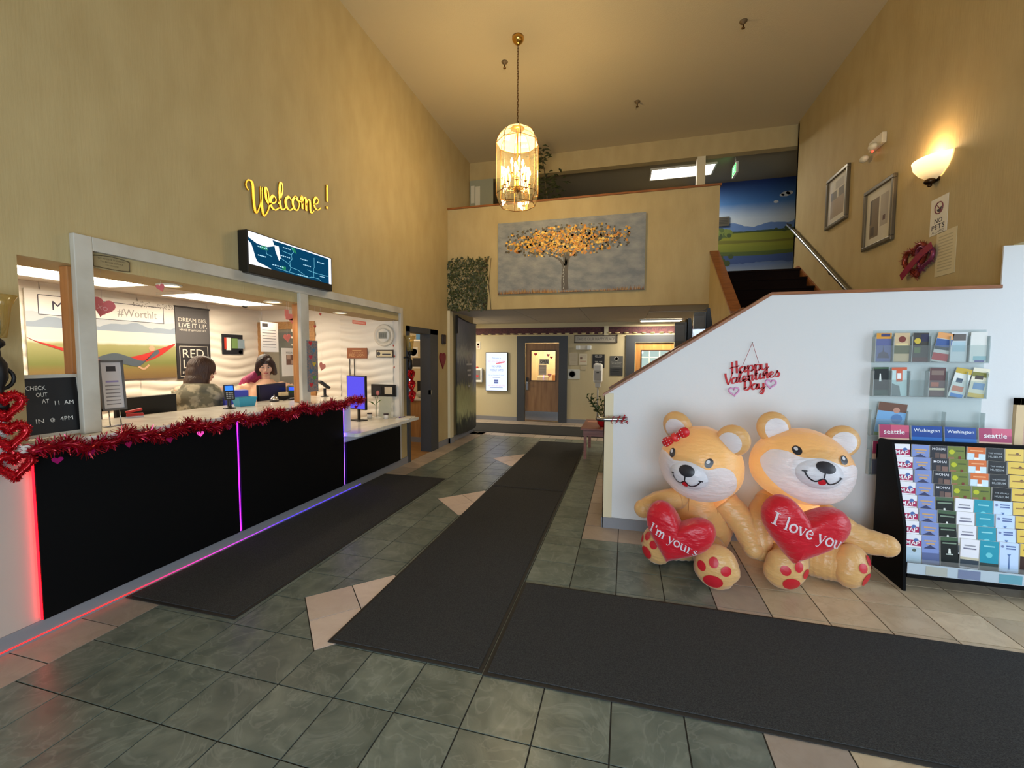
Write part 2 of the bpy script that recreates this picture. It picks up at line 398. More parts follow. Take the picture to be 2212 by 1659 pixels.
# front wall behind the camera, glazed
q = MB(WALL); q.box(-3.36, 2.92, -2.75, -2.6, 2.55, 5.63); q.box(-3.36, -1.6, -2.75, -2.6, 0, 2.55); q.box(2.55, 2.92, -2.75, -2.6, 0, 2.55); q.box(-1.6, 2.55, -2.75, -2.6, 0, .15); struct('wall_front', q)
q = MB(DARKT)
for x in (-1.6, -.56, .47, 1.5, 2.49): q.box(x, x+.06, -2.66, -2.6, .15, 2.55)
q.box(-1.6, 2.55, -2.66, -2.6, .15, .21); q.box(-1.6, 2.55, -2.66, -2.6, 2.49, 2.55)
win = struct('window_1', q)
for x in (-1.54, -.5, .53, 1.56):
    q = MB(CLEAR); q.box(x, x+.93, -2.64, -2.63, .21, 2.49); q.obj('pane', parent=win)
q = MB(DARKT)
for y in (1.0, 2.27, 3.54): q.box(4.6, 4.66, y, y+.06, 0, 2.3)
q.box(4.6, 4.66, 1.0, 3.6, 2.24, 2.3); door3 = struct('door_3', q)
for y in (1.06, 2.33):
    q = MB(CLEAR); q.box(4.62, 4.63, y, y+1.2, .02, 2.24); q.obj('pane', parent=door3)
q = MB(WHITE); q.box(4.6, 4.7, -.2, 1.0, 0, 2.46); q.box(4.6, 4.7, 3.6, 4.2, 0, 2.46); q.box(4.6, 4.7, 1.0, 3.6, 2.3, 2.46); struct('wall_entry_end', q)

# white stair wall, its sloped top and wood cap
SL = [(-.179, 0), (2.712, 0), (2.712, 2.14), (1.182, 2.14), (-.179, 1.262)]
F0 = frame((0, 4.187, 0), (1, 0, 0), (0, 0, 1))
q = MB(WHITE); q.at(F0).prism(SL, 0, .12); wall_stair = struct('wall_stair', q)
q = MB(CREAM); q.box(-.186, -.179, 4.06, 4.19, .1, 1.262); q.box(-.186, -.1, 4.06, 4.068, .1, 1.28); q.obj('corner_bead', parent=wall_stair)
q = MB(WOODC); q.at(F0)
q.prism([(-.2, 1.248), (1.182, 2.141), (2.712, 2.141), (2.712, 2.166), (1.175, 2.164), (-.2, 1.268)], -.015, .135); q.obj('wood_cap', parent=wall_stair)
q = MB(BASE); q.box(-.186, 4.6, 4.052, 4.067, 0, .1); q.box(-.194, -.179, 4.052, 4.187, 0, .1); struct('baseboard_stair', q)
# far wall of the first flight
F1 = frame((0, 5.42, 0), (1, 0, 0), (0, 0, 1))
q = MB(WALL); q.at(F1).prism([(-.17, 0), (1.26, 0), (1.26, 2.163), (-.17, 1.243)], 0, .12); w2 = struct('wall_stair_far', q)
q = MB(WOODC); q.at(F1).prism([(-.19, 1.23), (1.26, 2.163), (1.26, 2.183), (-.19, 1.25)], -.015, .125); q.obj('wood_cap', parent=w2)
# flank of the second flight
q = MB(WALL); FX = frame((1.26, 0, 0), (0, 1, 0), (0, 0, 1))
q.at(FX).prism([(5.3, 0), (7.4, 0), (7.4, 3.26), (5.88, 2.17), (5.3, 2.17)], 0, .11); w3 = struct('wall_stair_flank', q)
q = MB(WOODC); q.at(FX).prism([(5.86, 2.16), (7.4, 3.27), (7.4, 3.305), (5.86, 2.2)], -.012, .122); q.obj('wood_cap', parent=w3)
# steps
CARPET = mat('dark_stair_carpet', (30, 20, 17), .95, spec=.1, bump=(300, .5))
q = MB(CARPET); q.box(1.37, 2.77, 4.19, 5.45, 1.0, 1.2); st = struct('staircase', q)
for k in range(7):
    q = MB(CARPET); q.box(-.05+.2*k, .16+.2*k, 4.19, 5.3, 0 if k == 0 else .17*(k-1), .17*(k+1)); q.obj('step', parent=st)
for k in range(10):
    z = 1.2+.19*(k+1); q = MB(CARPET); q.box(1.37, 2.75, 5.42+.297*k, 5.72+.297*k+.01, z-.3, z-.02); q.box(1.37, 2.75, 5.395+.297*k, 5.72+.297*k, z-.03, z); q.obj('step', parent=st)
q = MB(WOODC); q.at(onR(0, 0, 0, 2.77)).prism([(-8.45, 3.02), (-8.45, 3.16), (-8.2, 3.16), (-5.45, 1.48), (-5.45, 1.2), (-5.75, 1.2)], 0, .025); struct('trim_2', q)

# balcony, upper floor, beam
q = MB(WALL); q.box(-3.2, 1.37, 7.4, 7.52, 2.48, 4.3); wb = struct('wall_balcony', q)
q = MB(WOODC); q.box(-3.2, 1.39, 7.375, 7.545, 4.3, 4.33); q.obj('wood_cap', parent=wb)
q = MB(CARPET); q.box(-3.36, 1.37, 7.5, 10.6, 2.62, 3.1); q.box(1.37, 4.2, 8.4, 10.6, 2.62, 3.1); struct('floor_upper', q)
q = MB(WALL); q.box(-3.2, 2.92, 8.56, 8.72, 5.27, 5.63); struct('wall_beam', q)
q = MB(CREAM); q.box(1.19, 1.33, 8.56, 8.7, 3.1, 5.27); struct('trim_3', q)
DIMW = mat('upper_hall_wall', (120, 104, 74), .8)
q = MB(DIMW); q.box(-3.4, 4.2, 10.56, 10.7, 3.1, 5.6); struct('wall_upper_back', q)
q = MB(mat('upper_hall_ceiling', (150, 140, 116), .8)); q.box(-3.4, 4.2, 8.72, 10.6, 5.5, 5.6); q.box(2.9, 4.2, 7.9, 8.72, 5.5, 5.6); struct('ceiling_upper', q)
q = MB(WALL); q.box(4.0, 4.15, 8.4, 10.6, 3.1, 5.6); q.box(-3.5, -3.36, 8.4, 10.6, 3.1, 5.6); q.box(2.77, 4.1, 8.45, 8.5, 2.6, 5.6); struct('wall_upper_ends', q)

# lower hallway: back wall, ends, panelled ceiling
q = MB(mat('hall_wallpaper', (196, 182, 146), .75, bump=((60, 60, 6), .1)))
q.box(-5.6, -2.67, 10.56, 10.7, 0, 2.6); q.box(-2.67, -1.4, 10.56, 10.7, 2.15, 2.6); q.box(-1.4, 0, 10.56, 10.7, 0, 2.6); q.box(0, 1.35, 10.56, 10.7, 2.15, 2.6); q.box(1.35, 3.0, 10.56, 10.7, 0, 2.6)
q.box(-5.7, -5.56, 8.6, 10.7, 0, 2.6); q.box(-5.6, -3.2, 8.72, 8.76, 0, 2.6); q.box(2.9, 3.04, 7.4, 10.7, 0, 2.6)
wall_back = struct('wall_back', q)
q = MB(mat('burgundy_border', (84, 40, 44), .7, noise=((58, 26, 32), (30, 30, 30), 3, .4, .65))); q.box(-5.5, 2.9, 10.552, 10.56, 2.2, 2.37); br = q.obj('wallpaper_border', parent=wall_back)
q = MB(P(206, 188, 140)); q.box(-5.5, 2.9, 10.55, 10.56, 2.185, 2.2)
for k in range(34): q.lathe([(.0, 0), (.05, .012), (.065, .03), (.0, .034)], 8, (-4.2+.2*k, 10.556, 2.2))
q.obj('border_edge', parent=br)
q = MB(BASE); q.box(-5.5, -2.67, 10.545, 10.56, 0, .1); q.box(-1.4, 0, 10.545, 10.56, 0, .1); struct('baseboard_back', q)
CPAN = mat('ceiling_panel', (190, 182, 168), .85, bump=(120, .2))
q = MB(mat('ceiling_grid', (150, 146, 138), .6)); q.box(-5.6, 1.36, 7.53, 10.7, 2.492, 2.61); q.box(1.36, 3.0, 8.6, 10.7, 2.492, 2.61); cl = struct('ceiling_hall', q)
q = MB(CPAN); q.box(-.595, .595, -.52, .52, -.012, 0); cpm = q.mesh('ceiling_panel')
for i in range(7):
    for j in range(3):
        x, y = -5.0+1.2*i, 7.96+1.05*j
        if i >= 5 and j == 0: continue
        o = bpy.data.objects.new('ceiling_panel', cpm); COL.objects.link(o); o.parent = cl; o.location = (x, y, 2.492)
# ------------------------------------------------------------------ office behind the counter
OWALL = mat('office_white', (228, 220, 206), .55)
q = MB(mat('office_wood_floor', (150, 112, 66), .5, noise=((118, 84, 46), (2, 30, 2), 4, .4, .7))); q.box(-6.0, -3.36, 1.0, 8.7, -.003, .002); q.box(-3.36, -3.2, 5.9, 6.8, -.003, .0015); struct('floor_office', q)
q = MB(OWALL); q.box(-6.0, -5.83, 1.0, 5.75, 0, 2.4); wa = struct('wall_office_side', q)
q = MB(OWALL); q.box(-5.83, -3.36, 5.73, 5.81, 0, 2.4); q.box(-3.36, -3.226, 5.725, 5.739, 0, 2.15); wbk = struct('wall_office_end', q)
q = MB(OWALL); q.box(-6.0, -3.36, 1.0, 1.1, 0, 2.4); struct('wall_office_near', q)
q = MB(mat('office_ceiling', (214, 206, 192), .8)); q.box(-6.0, -3.5, 1.0, 5.81, 2.36, 2.46); struct('ceiling_office', q)
def wave_panel_mesh(w, h, cols):
    nu, nv = cols, 110; V = []; F = []
    for i in range(nu+1):
        for j in range(nv+1):
            u, v = w*i/nu, h*j/nv
            a = v*7.6+.26*math.sin(2*math.pi*u/.95+1.3*math.sin(v*3.1))
            e = 1-.35*math.sin(u*4+v*2.2)
            V.append((u, v, .021*e*(abs(math.sin(math.pi*a))**.7)))
    for i in range(nu):
        for j in range(nv): F.append((i*(nv+1)+j, (i+1)*(nv+1)+j, (i+1)*(nv+1)+j+1, i*(nv+1)+j+1))
    q = MB(mat('wave_panel_white', (232, 224, 208), .45)); q.add(V, F, True); return q.mesh('wave_panel')
wpm = wave_panel_mesh(.9, 2.36, 18)
for k in range(5):
    o = bpy.data.objects.new('wave_panel', wpm); COL.objects.link(o); o.parent = wa; o.matrix_local = onL(1.21+.905*k, 0, 0, -5.83)
for k in range(2):
    o = bpy.data.objects.new('wave_panel', wpm); COL.objects.link(o); o.parent = wbk; o.matrix_local = onB(-5.19+.905*k+.02, 0, 5.73)
# office lamps
def troffer(name, label, x, y, z, sx, sy, power, col=(1, .86, .68), em=9, emc=(255, 236, 208), group=None):
    t = thing(name, label, 'ceiling light', T(x, y, z), group)
    q = MB(P(220, 216, 206)); a, b = sx/2, sy/2
    q.box(-a-.03, a+.03, -b-.03, -b, -.03, 0); q.box(-a-.03, a+.03, b, b+.03, -.03, 0); q.box(-a-.03, -a, -b, b, -.03, 0); q.box(a, a+.03, -b, b, -.03, 0); q.obj('frame', parent=t)
    q = MB(glow('lamp_glow_%s' % name, emc, em)); q.box(-a, a, -b, b, -.02, -.005); q.obj('diffuser', parent=t)
    l = area(name+'_light', (x, y, z-.05), (0, 0, -1), sx, sy, power, col); l.parent = t; l.matrix_world = T(x, y, z-.05)
    return t
troffer('office_ceiling_light', 'bright ceiling light panel above the hammock poster behind the counter', -5.0, 2.75, 2.358, .55, 1.1, 17)
troffer('office_ceiling_light', 'bright ceiling light panel above the dark banner behind the counter', -5.05, 4.4, 2.358, .55, 1.1, 15)
for y, lb in ((2.51, 'round recessed downlight over the counter, leftmost of three'), (3.5, 'round recessed downlight over the counter, middle one of three'), (4.53, 'round recessed downlight over the counter, rightmost of three')):
    t = thing('downlight', lb, 'downlight', T(-3.38, y, 2.149), 'downlights over the counter')
    q = MB(P(214, 204, 180)); q.tube([(.075*math.cos(a*.3142), .075*math.sin(a*.3142), -.004) for a in range(20)], .008, 6, closed=True); q.obj('trim_ring', parent=t)
    q = MB(glow('downlight_glow', (255, 226, 180), 5)); q.lathe([(.0, -.003), (.07, -.003)], 20); q.obj('lens', parent=t)
    l = bpy.data.lights.new('downlight_lamp', 'SPOT'); l.energy = 8; l.color = (1, .8, .55); l.spot_size = 2.2; l.spot_blend = .6; l.shadow_soft_size = .06
    o = bpy.data.objects.new('downlight_lamp', l); COL.objects.link(o); o.parent = t; o.location = (0, 0, -.02)
q = MB(BLACK); q.ball((0, 0, 0), (.04, .04, .03)); q.lathe([(.045, 0), (.045, .02)], 16)
solo('dome_camera', 'small black dome camera on the office ceiling right of the light', 'camera', q, T(-5.3, 4.98, 2.338))

# counter
q = MB(QUARTZ); q.prism([(-3.05, 1.48), (-3.05, 4.445), (-3.78, 4.445), (-3.78, 1.585), (-3.199, 1.585), (-3.199, 1.48)], 1.09, 1.13); top = solo('countertop', 'long white quartz upper countertop of the reception desk', 'countertop', q)
q = MB(QUARTZ)
pts = [(-3.22, 4.275), (-3.03, 4.275), (-3.0, 4.285), (-2.985, 4.305), (-2.98, 4.33), (-2.98, 5.78), (-3.2, 5.78), (-3.2, 5.66), (-3.75, 5.66), (-3.75, 4.45), (-3.22, 4.45)]
q.prism(pts, .68, .72); solo('low_countertop', 'lower white countertop beside the office door with a rose vase on it', 'countertop', q)
rc = thing('reception_counter', 'reception counter with black front panels and white body', 'counter')
q = MB(WHITE); q.box(-3.36, -3.205, 1.58, 4.44, .0, 1.089); q.box(-3.36, -3.205, 4.44, 5.655, 0, .679); q.m(mat('counter_end_beige', (182, 166, 154), .6)); q.box(-3.199, -3.19, 1.0, 1.62, .1, 1.089); q.obj('body', parent=rc)
q = MB(WHITE); q.box(-3.74, -3.222, 4.405, 4.44, .721, 1.089); q.box(-3.222, -3.196, 4.262, 4.44, .721, 1.089); q.obj('end_panel', parent=rc)
q = MB(mat('desk_laminate', (126, 92, 60), .5)); q.box(-4.02, -3.4, 1.3, 4.4, .73, .76); q.box(-4.0, -3.96, 1.3, 1.34, 0, .73); q.box(-4.0, -3.96, 4.3, 4.34, 0, .73); q.box(-3.45, -3.4, 1.3, 4.4, 0, .73); solo('work_desk', 'brown work desk behind the reception counter', 'desk', q)
for y0, y1, z1, lb in ((1.575, 2.852, 1.075, 'large black front panel of the counter, nearest the camera'), (2.876, 4.257, 1.075, 'black front panel of the counter between the two purple light slits'), (4.3, 5.55, .6, 'black front panel under the lower countertop')):
    q = MB(BLACKP); q.box(-3.185, -3.16, y0, y1, .105, z1, .002); q.obj('front_panel', parent=rc)
def led(name, col, st):
    return glow(name, col, st)
def led_strip(label, box, m, power=0, col=(1, 0, 0), lp=None, ln=None, ls=None):
    t = thing('led_strip', label, 'light strip', None, 'coloured light strips on the counter')
    q = MB(m); q.box(*box); q.obj('strip', parent=t)
    return t
LRED = led('led_red', (255, 12, 22), 8); LPUR = led('led_purple', (170, 30, 255), 4.5); LBLU = led('led_blue_violet', (96, 50, 255), 16)
led_strip('red light strip at the left edge of the black counter front', (-3.172, -3.164, 1.5665, 1.5735, .11, 1.07), LRED)
led_strip('purple light strip in the slit between the two large black panels', (-3.196, -3.17, 2.8565, 2.8715, .11, 1.06), LPUR)
led_strip('violet light strip at the right end of the upper counter front', (-3.172, -3.164, 4.2585, 4.2655, .11, 1.07), LBLU)
mg = bpy.data.materials.new('led_gradient'); mg.use_nodes = True; t_ = mg.node_tree; t_.nodes.clear()
g_ = t_.nodes.new('ShaderNodeNewGeometry'); sx_ = t_.nodes.new('ShaderNodeSeparateXYZ'); mr_ = t_.nodes.new('ShaderNodeMapRange'); rp_ = t_.nodes.new('ShaderNodeValToRGB'); em_ = t_.nodes.new('ShaderNodeEmission'); ou_ = t_.nodes.new('ShaderNodeOutputMaterial')
mr_.inputs[1].default_value = 1.3; mr_.inputs[2].default_value = 5; rp_.color_ramp.elements[0].color = lin((255, 40, 40)); rp_.color_ramp.elements[0].position = .2; rp_.color_ramp.elements[1].color = lin((70, 50, 230)); rp_.color_ramp.elements[1].position = .55
t_.links.new(g_.outputs['Position'], sx_.inputs[0]); t_.links.new(sx_.outputs[1], mr_.inputs[0]); t_.links.new(mr_.outputs[0], rp_.inputs[0]); t_.links.new(rp_.outputs[0], em_.inputs[0]); em_.inputs[1].default_value = 2.0; t_.links.new(em_.outputs[0], ou_.inputs[0])
led_strip('long light strip along the foot of the counter fading from red to blue', (-3.1845, -3.181, 1.25, 4.6, .0165, .0225), mg)

# whitewashed frame round the opening, posts
t = thing('window_frame', 'whitewashed pine frame around the reception counter opening', 'frame')
for nm, b in (('jamb', (-3.2, -3.16, 1.808, 1.9, 1.131, 2.33)), ('head_board', (-3.2, -3.16, 1.9, 5.6, 2.245, 2.33)), ('mullion', (-3.2, -3.16, 3.62, 3.735, 1.131, 2.245)), ('jamb', (-3.2, -3.16, 5.6, 5.665, .721, 2.33))):
    q = MB(WASH); q.box(*b, .004); q.obj(nm, parent=t)
for y, lb in ((1.83, 'brown pine post behind the left jamb of the counter frame'), (3.705, 'brown pine post behind the middle post of the counter frame')):
    q = MB(PINE); q.box(-3.345, -3.275, y, y+.07, 1.131, 2.149, .006); solo('pine_post', lb, 'post', q)

# refusal sign on the band inside the frame
q = MB(P(150, 132, 92)); pts = [(-.115, -.045), (-.06, -.05), (0, -.052), (.06, -.05), (.115, -.045), (.115, .035), (.06, .045), (0, .05), (-.06, .045), (-.115, .035)]
q.prism(pts, 0, .012); q.m(P(86, 70, 46)); 
for i in range(len(pts)): q.tube([(pts[i][0]*.96, pts[i][1]*.92, .012), (pts[(i+1) % 10][0]*.96, pts[(i+1) % 10][1]*.92, .012)], .0025, 4)
for tx, yy, ww in (('WE RESERVE THE RIGHT', .022, .17), ('TO REFUSE SERVICE', 0, .14), ('TO ANYONE', -.022, .08)): q.text(tx, 0, yy, .02, .0125, w=ww)
solo('service_sign', 'small shield shaped sign inside the top left of the counter frame', 'sign', q, onL(2.015, 2.197, .001)@Matrix.Diagonal((.9, .85, 1, 1)))

# hammock poster on the office wall
def gradient_panel(name, stops, axis=1, rough=.5, noise=0.0):
    m = bpy.data.materials.new(name); m.use_nodes = True; t = m.node_tree; b = t.nodes['Principled BSDF']; b.inputs['Roughness'].default_value = rough
    tc = t.nodes.new('ShaderNodeTexCoord'); sp = t.nodes.new('ShaderNodeSeparateXYZ'); rp = t.nodes.new('ShaderNodeValToRGB')
    t.links.new(tc.outputs['Generated'], sp.inputs[0]); src = sp.outputs[axis]
    if noise:
        nz = t.nodes.new('ShaderNodeTexNoise'); nz.inputs['Scale'].default_value = 14; nz.inputs['Detail'].default_value = 5
        ma = t.nodes.new('ShaderNodeMath'); ma.operation = 'MULTIPLY_ADD'; ma.inputs[1].default_value = noise
        t.links.new(tc.outputs['Generated'], nz.inputs[0]); t.links.new(nz.outputs[0], ma.inputs[0]); t.links.new(src, ma.inputs[2])
        m2 = t.nodes.new('ShaderNodeMath'); m2.operation = 'SUBTRACT'; m2.inputs[1].default_value = noise/2; t.links.new(ma.outputs[0], m2.inputs[0]); src = m2.outputs[0]
    cr = rp.color_ramp
    while len(cr.elements) < len(stops): cr.elements.new(.5)
    for e, (p, c) in zip(cr.elements, stops): e.position = p; e.color = lin(c)
    t.links.new(src, rp.inputs[0]); t.links.new(rp.outputs[0], b.inputs['Base Color']); return m
PW, PH = 1.46, .95
q = MB(gradient_panel('poster_landscape', [(0, (116, 92, 56)), (.12, (128, 108, 60)), (.2, (112, 118, 62)), (.42, (150, 148, 98)), (.455, (214, 210, 196)), (.6, (222, 218, 208)), (.66, (206, 206, 204)), (1, (226, 222, 212))], 1, .5, .03))
q.box(0, PW, 0, PH, 0, .012)
z = .0125
def ridge(y0, amp, seed, c, base):
    random.seed(seed); pts = []; n = 26
    for i in range(n+1):
        x = PW*i/n; pts.append((x, y0+amp*(.5*math.sin(i*.55+seed)+.3*math.sin(i*1.3+seed*2)+.25*random.random())))
    q.m(c); q.flat(pts[::-1]+[(0, base), (PW, base)], z)
ridge(.72, .06, 3, P(176, 184, 188), .56); z += .0004
ridge(.645, .05, 5, P(138, 152, 166), .56); z += .0004
q.m(P(206, 202, 190)); q.quad(0, PW, .45, .57, z); z += .0004
q.m(P(226, 224, 216)); q.quad(.1, 1.32, .7, .9, z); z += .0004
q.m(P(70, 66, 82)); bx = [(.1, .7), (1.32, .7), (1.32, .9), (.1, .9)]
for i in range(4): q.tube([(*bx[i], z), (*bx[(i+1) % 4], z)], .0035, 4)
q.m(P(52, 46, 66)); q.text('MAKE IT', .46, .8, .1, z+.001, w=.5); q.m(P(150, 146, 140)); q.text('#WorthIt', 1.02, .79, .1, z+.001, w=.44, h=.1)
q.m(P(120, 116, 100)); random.seed(4)
for k in range(90): a, b = random.uniform(.95, PW-.02), random.uniform(.88, .945); q.flat([(a, b), (a+.012, b+.004), (a+.006, b+.012)], z)
q.m(P(176, 40, 34)); hm = catmull([(.06, .42), (.35, .3), (.6, .22), (.85, .19), (1.05, .2), (1.25, .28), (1.45, .43)], 5); hb = catmull([(.06, .43), (.35, .34), (.6, .27), (.85, .26), (1.05, .3), (1.25, .37), (1.45, .45)], 5)
q.flat([tuple(p) for p in hm]+[tuple(p) for p in hb[::-1]], z+.0005); q.tube([(.0, .46, z), (.06, .425, z)], .003, 4)
q.m(P(70, 82, 92)); q.flat([tuple(p) for p in catmull([(.55, .25), (.68, .3), (.78, .31), (.9, .27), (1.05, .22), (1.18, .27), (1.25, .33), (1.2, .35), (1.02, .16), (.85, .18), (.7, .2)], 4)], z+.001)
q.m(P(190, 150, 120)); q.add([(1.16+.035*math.cos(a*.5236), .375+.035*math.sin(a*.5236), z+.0015) for a in range(12)], [tuple(range(12))]); q.ribbon([(1.0, .15), (1.06, .12), (1.12, .17)], .022, .022, z, z+.001)
solo('wall_poster', 'landscape poster of a red hammock on the wall behind the counter', 'poster', q, onL(2.89, 1.33, .016, -5.82))
# dark banner
q = MB(P(84, 82, 82)); q.box(0, .48, .48, .97, 0, .01); q.m(P(36, 34, 36)); q.box(0, .48, 0, .48, 0, .01); q.m(P(206, 200, 186))
q.text('DREAM BIG.', .24, .8, .06, .011, w=.4); q.text('LIVE IT UP.', .24, .725, .06, .011, w=.4, bold=.01); q.text('MAKE IT #WORTHIT.', .24, .66, .03, .011, w=.38)
for a, b in (((.04, .03), (.44, .03)), ((.44, .03), (.44, .44)), ((.44, .44), (.04, .44)), ((.04, .44), (.04, .03))): q.tube([(*a, .011), (*b, .011)], .004, 4)
q.text('RED', .23, .345, .14, .011, w=.3, h=.115); q.text('LI', .135, .2, .14, .011, w=.1, h=.115); q.text('N', .36, .2, .14, .011, w=.085, h=.115); q.text('INN & SUITES', .22, .085, .04, .011, w=.3)
for k in range(6): q.m((P(212, 206, 192), P(196, 60, 50), P(120, 150, 60), P(212, 206, 192), P(196, 170, 70), P(150, 60, 60))[k]); q.flat([(.245+.02*math.cos(k*1.047), .2+.02*math.sin(k*1.047)), (.245+.058*math.cos(k*1.047), .2+.058*math.sin(k*1.047)), (.245+.058*math.cos((k+1)*1.047), .2+.058*math.sin((k+1)*1.047)), (.245+.02*math.cos((k+1)*1.047), .2+.02*math.sin((k+1)*1.047))], .0112)
q.m(P(60, 58, 58)); q.tube([(-.01, .97, .006), (.49, .97, .006)], .012, 8)
solo('wall_banner', 'dark grey and black brand banner hanging right of the hammock poster', 'banner', q, onL(4.36, 1.305, .018, -5.82))
# small black leaflet board on the same wall
q = MB(P(26, 28, 36)); q.box(0, .35, 0, .3, 0, .015); q.m(P(196, 60, 40)); q.box(.03, .06, .07, .25, .015, .025); q.m(PAPER); q.box(.06, .13, .06, .25, .015, .026); q.m(P(120, 150, 90)); q.box(.15, .25, .09, .24, .015, .025); q.m(P(140, 160, 170)); q.box(.25, .37, .09, .23, .015, .025); q.m(P(210, 206, 196)); q.lathe([(.0, .016), (.03, .016)], 10, (.3, .035, 0))
solo('leaflet_board', 'small black board with key card leaflets on the wavy wall', 'board', q, onL(5.03, 1.645, .018, -5.82))

# end wall of the office: door, clock, signs
t = thing('office_door', 'oak framed office door with a glass pane in the end wall', 'door', onB(-5.82, 0, 5.725))
q = MB(OAK); q.box(0, .1, 0, 2.17, 0, .03); q.box(1.0, 1.1, 0, 2.17, 0, .03); q.box(.1, 1.0, 2.05, 2.17, 0, .03); q.obj('door_frame', parent=t)
q = MB(mat('grey_door', (120, 112, 98), .5)); q.box(.1, 1.0, 0, 2.05, 0, .015); q.obj('door_leaf', parent=t)
q = MB(mat('dim_door_glass', (92, 90, 84), .15)); q.box(.4, .85, 1.0, 2.0, .015, .02); q.obj('pane', parent=t)
q = MB(STEEL); q.tube([(.75, 1.62, .03), (.8, 1.66, .05), (.9, 1.66, .05)], .01, 6); q.obj('handle', parent=t)
t = thing('wall_clock', 'round white digital wall clock on the wavy end wall', 'clock', onB(-3.5, 1.935, 5.712))
q = MB(P(222, 212, 192)); q.lathe([(.12, 0), (.165, 0), (.165, .02), (.15, .035), (.13, .03), (.12, .012)], 32); q.obj('outer_ring', parent=t)
q = MB(P(196, 182, 162)); q.lathe([(.0, .008), (.125, .008)], 32); q.obj('back_plate', parent=t)
q = MB(P(226, 220, 206)); q.lathe([(.1, .008), (.1, .035), (.09, .045), (.0, .045)], 28); c_ = q.obj('face', parent=t)
q = MB(P(136, 138, 126)); q.box(-.07, .07, -.05, .05, .045, .048); q.m(P(104, 106, 98)); [q.quad(-.055+.03*k, -.035+.03*k, -.03, .03, .0485) for k in range(4)]; q.obj('display', parent=c_)
BROWN = mat('leather_brown', (150, 84, 44), .5)
q = MB(BROWN); q.box(-.175, .175, -.08, .08, 0, .02, .006); q.m(P(206, 160, 104)); q.text('RED LION', 0, -.03, .06, .0205, w=.26); q.quad(-.08, .08, .035, .045, .0205)
q.m(P(206, 160, 104)); [q.flat([(-.11+.03*k, .0), (-.1+.03*k, .0), (-.105+.03*k, .02)], .0205) for k in range(8)]
solo('wood_plaque', 'brown wooden plaque with pale lettering on the wavy end wall', 'sign', q, onB(-3.965, 1.67, 5.712))
for dx, lb in ((-4.1, 'left one of two long dark shoehorns hanging under the brown plaque'), (-4.02, 'right one of two long dark shoehorns hanging under the brown plaque')):
    q = MB(P(48, 40, 32)); q.tube([(0, 0, 0), (0, -.42, 0)], .006, 6); q.m(P(214, 204, 186)); q.tube([(0, -.42, 0), (0, -.5, 0), (0, -.54, .008)], [.008, .014, .018], 6)
    solo('shoehorn', lb, 'shoehorn', q, onB(dx, 1.585, 5.7), 'shoehorns')
q = MB(P(66, 48, 34)); q.box(-.14, .14, -.058, .058, 0, .02); q.m(P(214, 200, 160)); q.box(-.125, .125, -.043, .043, .02, .021); q.m(P(50, 52, 60)); q.flat([(-.1+.03*math.cos(a*.5), .0+.03*math.sin(a*.5)) for a in range(12)], .0215); q.quad(-.04, .1, -.02, .0, .0215)
solo('framed_sign', 'narrow brown framed sign below the round clock', 'frame', q, onB(-3.49, 1.663, 5.712))
q = MB(BLACK); q.box(-.2, .21, -.09, .09, 0, .03); q.m(P(206, 190, 160)); q.box(.03, .16, -.055, .055, .03, .032); q.m(P(30, 30, 34)); q.box(-.17, -.02, -.06, .05, .03, .033)
solo('key_machine', 'flat black wall device with a pale window behind the rose vase', 'device', q, onB(-3.52, 1.11, 5.71))
